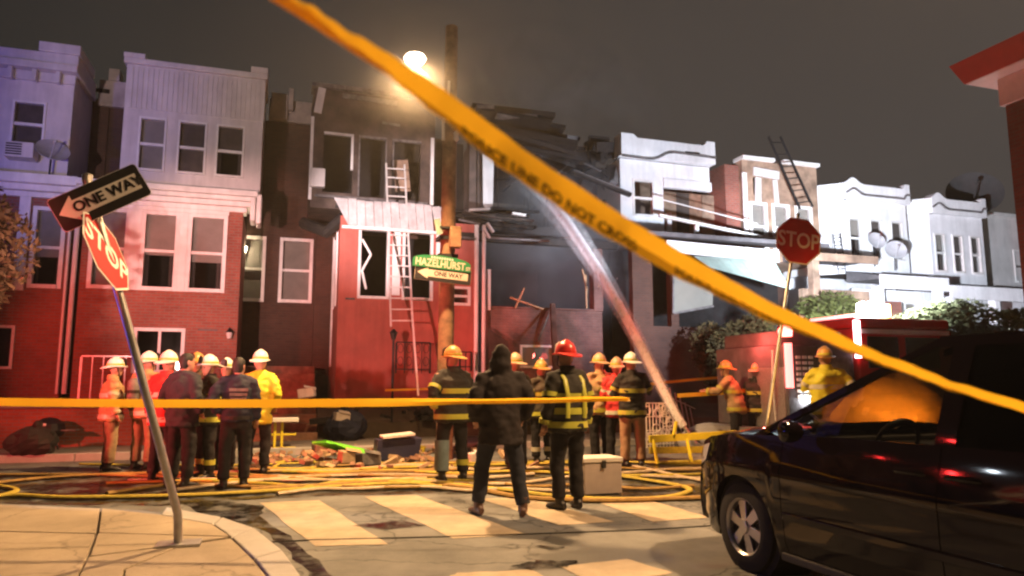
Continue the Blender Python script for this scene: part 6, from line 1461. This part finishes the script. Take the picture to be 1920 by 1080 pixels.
def onD(px, py, d):
    v = ray(px, py); f = V((math.sin(YAW) * math.cos(PIT), math.cos(YAW) * math.cos(PIT), math.sin(PIT))); return V((0, 0, EYE)) + v * (d / v.dot(f))
tp = [(505, -2, 1.10), (560, 32, 1.14), (640, 84, 1.20), (740, 150, 1.27), (850, 226, 1.34), (960, 304, 1.42), (1080, 385, 1.50), (1200, 460, 1.58), (1320, 530, 1.67), (1450, 596, 1.76), (1580, 652, 1.86), (1700, 700, 1.95), (1800, 735, 2.02), (1960, 785, 2.12)]
tape("broad yellow caution tape slanting across the whole view close to the camera", [onD(*q) for q in tp], .036, .031, (89, 84, 70, 30, 15, 20, 38, 54, 66, 68, 62), (88, 82, 66, 34, 12, 14, 30, 52, 66, 70, 66), ("POLICE LINE DO NOT CROSS", .40, .1, -.42, 1.15), .036)
hp_ = [onD(-120, 752, 6.6), onD(100, 755, 6.55), onD(400, 757, 6.5), onD(700, 755, 6.45), onD(880, 752, 6.4), onD(1095, 748, 6.4), onD(1180, 746, 6.5)]
tape("level yellow caution tape stretched behind the bent sign post across the road", hp_, .038, .036, (0, 0, 0, 5, 64, 60, 80), (5, 5, 5, 5, 40, 40, 40))
bp_ = [onY(1206, 722, 15.6), onY(1290, 713, 15.5), onY(1380, 706, 15.4), onY(1480, 700, 15.2)]
tape("thin yellow tape strung at head height across the porch with the green bush", bp_, .035, .03, (0, 0), (0, 0))
bp_ = [onY(1270, 742, 13.4), onY(1350, 737, 13.2), onY(1450, 729, 13.0), onY(1530, 724, 12.6)]
tape("lower yellow tape sagging from the gate to the fire engine", bp_, .045, .04, (0, 0), (0, 0))
bp_ = [onY(722, 732, 17.2), onY(790, 730, 17.2), onY(835, 728, 17.2)]
tape("short faded tape in front of the iron railing at the ladder's foot", bp_, .03, .02, (10, 10), (10, 10))

# ================================================================== water jet, spray, smoke
jm = bpy.data.materials.new("jet_water"); jm.use_nodes = True; n = jm.node_tree.nodes; L = jm.node_tree.links
p_ = n["Principled BSDF"]; p_.inputs["Base Color"].default_value = (.9, .92, .95, 1); p_.inputs["Roughness"].default_value = .5
t_ = n.new("ShaderNodeTexCoord"); ns = n.new("ShaderNodeTexNoise"); ns.inputs["Scale"].default_value = 1.6; ns.inputs["Detail"].default_value = 2
mp = n.new("ShaderNodeMapping"); mp.inputs["Scale"].default_value = (3, 3, .8); L.new(t_.outputs["Object"], mp.inputs[0]); L.new(mp.outputs[0], ns.inputs["Vector"])
lw = n.new("ShaderNodeLayerWeight"); lw.inputs[0].default_value = .30
m1 = n.new("ShaderNodeMath"); m1.operation = 'SUBTRACT'; m1.inputs[0].default_value = 1.0; L.new(lw.outputs["Facing"], m1.inputs[1])
m2 = n.new("ShaderNodeMath"); m2.operation = 'MULTIPLY'; mp_ = n.new("ShaderNodeMath"); mp_.operation = "POWER"; mp_.inputs[1].default_value = 1.7; L.new(m1.outputs[0], mp_.inputs[0]); L.new(mp_.outputs[0], m2.inputs[0]); L.new(ns.outputs["Fac"], m2.inputs[1])
m3 = n.new("ShaderNodeMath"); m3.operation = 'MULTIPLY'; m3.use_clamp = True; L.new(m2.outputs[0], m3.inputs[0]); m3.inputs[1].default_value = 3.2
tr_ = n.new("ShaderNodeBsdfTransparent"); tl_ = n.new("ShaderNodeBsdfTranslucent"); tl_.inputs[0].default_value = (.9, .92, .95, 1)
mxa = n.new("ShaderNodeMixShader"); mxa.inputs[0].default_value = .5; L.new(p_.outputs[0], mxa.inputs[1]); L.new(tl_.outputs[0], mxa.inputs[2])
mxb = n.new("ShaderNodeMixShader"); L.new(m3.outputs[0], mxb.inputs[0]); L.new(tr_.outputs[0], mxb.inputs[1]); L.new(mxa.outputs[0], mxb.inputs[2]); L.new(mxb.outputs[0], n["Material Output"].inputs[0])
jp = [(1282, 800, 13.4), (1262, 768, 13.6), (1222, 690, 14.4), (1178, 605, 15.4), (1130, 520, 16.4), (1085, 450, 17.4), (1050, 400, 18.2), (1015, 362, 19.0), (985, 335, 19.8)]
P = catmull([onY(x, y, Y) for x, y, Y in jp], 8); k = len(P)
wj = thing("water_jet", "white jet of water arcing from the road up into the gutted house", "water jet", P[0])
jm2 = jm.copy(); [setattr(q.inputs[1], "default_value", .62) for q in jm2.node_tree.nodes if q.type == "MATH" and q.use_clamp]
obj("spray_sheath", MB().tube(P, [.10 + .44 * (i / (k - 1)) ** 1.5 for i in range(k)], 18, cap=False), jm2, wj, smooth=True)
obj("stream", MB().tube(P, [.08 + .13 * (i / (k - 1)) ** 1.4 for i in range(k)], 14, cap=False), jm, wj, smooth=True)
mb = MB(); rj = random.Random(4)
for i in range(500):
    t = rj.random() ** .7; q = P[min(int(t * (k - 1)), k - 1)]; s_ = .10 + .55 * t ** 2; d = V((rj.gauss(0, .4), rj.gauss(0, .4), rj.gauss(0, .4))) * s_
    mb.rbox(q + d, (.012, .012, .03 + .02 * rj.random()), (rj.random(), rj.random(), 0))
obj("droplets", mb, M["dish_l"], wj)["kind"] = "stuff"
nz_ = thing("deluge_nozzle", "ground monitor nozzle at the foot of the water jet", "nozzle", P[0] - V((0, 0, .3)))
obj("barrel", MB().tube([P[0] + (P[0] - P[3]).normalized() * .45, P[0]], [.06, .04], 10), M["metal"], nz_)
obj("stand", MB().bar((P[0].x + .2, P[0].y - .1, .02), P[0] + (P[0] - P[3]).normalized() * .4, .06).bar((P[0].x + .5, P[0].y - .5, .02), P[0] + (P[0] - P[3]).normalized() * .4, .06), M["metal"], nz_)
def vol(name, col, dens, scale, lo, hi, aniso=.25):
    m = bpy.data.materials.new(name); m.use_nodes = True; n = m.node_tree.nodes; L = m.node_tree.links; n.remove(n["Principled BSDF"])
    pv = n.new("ShaderNodeVolumePrincipled"); pv.inputs["Color"].default_value = (*col, 1); pv.inputs["Anisotropy"].default_value = aniso
    t = n.new("ShaderNodeTexCoord"); ns = n.new("ShaderNodeTexNoise"); ns.inputs["Scale"].default_value = scale; ns.inputs["Detail"].default_value = 4; ns.inputs["Distortion"].default_value = .6; L.new(t.outputs["Object"], ns.inputs["Vector"])
    mr = n.new("ShaderNodeMapRange"); mr.inputs[1].default_value = lo; mr.inputs[2].default_value = hi; mr.inputs[3].default_value = 0; mr.inputs[4].default_value = dens; L.new(ns.outputs["Fac"], mr.inputs[0])
    # fade to nothing at the edge of the cloud
    ln = n.new("ShaderNodeVectorMath"); ln.operation = 'LENGTH'; g = n.new("ShaderNodeMapping"); g.inputs["Location"].default_value = (-1, -1, -1); g.inputs["Scale"].default_value = (2, 2, 2); L.new(t.outputs["Generated"], g.inputs[0]); L.new(g.outputs[0], ln.inputs[0])
    m2 = n.new("ShaderNodeMapRange"); m2.inputs[1].default_value = 1.0; m2.inputs[2].default_value = .25; L.new(ln.outputs["Value"], m2.inputs[0])
    mu = n.new("ShaderNodeMath"); mu.operation = 'MULTIPLY'; L.new(mr.outputs[0], mu.inputs[0]); L.new(m2.outputs[0], mu.inputs[1]); L.new(mu.outputs[0], pv.inputs["Density"]); L.new(pv.outputs[0], n["Material Output"].inputs["Volume"])
    return m
def cloud(name, label, c, rad, m):
    prof = [(math.sin(math.pi * (k + .0) / 12) * .999 + .001, -math.cos(math.pi * k / 12)) for k in range(13)]
    mb = MB().loft([[V((c[0] + rad[0] * r_ * math.cos(a), c[1] + rad[1] * r_ * math.sin(a), c[2] + rad[2] * z)) for a in [2 * math.pi * j / 20 for j in range(20)]] for r_, z in prof])
    o = obj(name, mb, m); o["kind"] = "stuff"; o["label"] = label; return o
cloud("smoke", "grey blue smoke hanging in the gutted house", (8.0, 20.2, 5.6), (3.4, 2.4, 3.2), vol("smoke_volume", (.76, .80, .88), .95, .7, .38, .66))
cloud("smoke", "faint smoke rising from the gutted roof into the night sky", (8.2, 21.5, 10.2), (4.6, 3.0, 3.0), vol("rising_smoke_volume", (.78, .78, .80), .16, .6, .36, .7))
cloud("spray_mist", "fine mist where the water jet enters the house", tuple(onY(1010, 400, 18.9)), (1.3, 1.0, 1.5), vol("mist_volume", (.95, .96, 1.0), .55, 1.2, .35, .65))

cloud("smoke", "thin halo cloud added around the glowing street light", tuple(LAMP + V((0, .3, .1))), (1.5, 1.3, 1.3), vol("lamp_halo_volume", (.9, .88, .85), .035, 1.0, .2, .5))  # cloud added to give the street light its bloom
# thin damp night air, lit by every lamp
hz = MB().box((-60, -30, -1), (80, 60, 14)); o = obj("haze", hz, None or bpy.data.materials.new("night_air")); o["kind"] = "stuff"
m = o.data.materials[0]; m.use_nodes = True; n = m.node_tree.nodes; n.remove(n["Principled BSDF"]); pv = n.new("ShaderNodeVolumePrincipled"); pv.inputs["Color"].default_value = (.9, .88, .86, 1); pv.inputs["Density"].default_value = HAZE; pv.inputs["Anisotropy"].default_value = .55
m.node_tree.links.new(pv.outputs[0], n["Material Output"].inputs["Volume"])
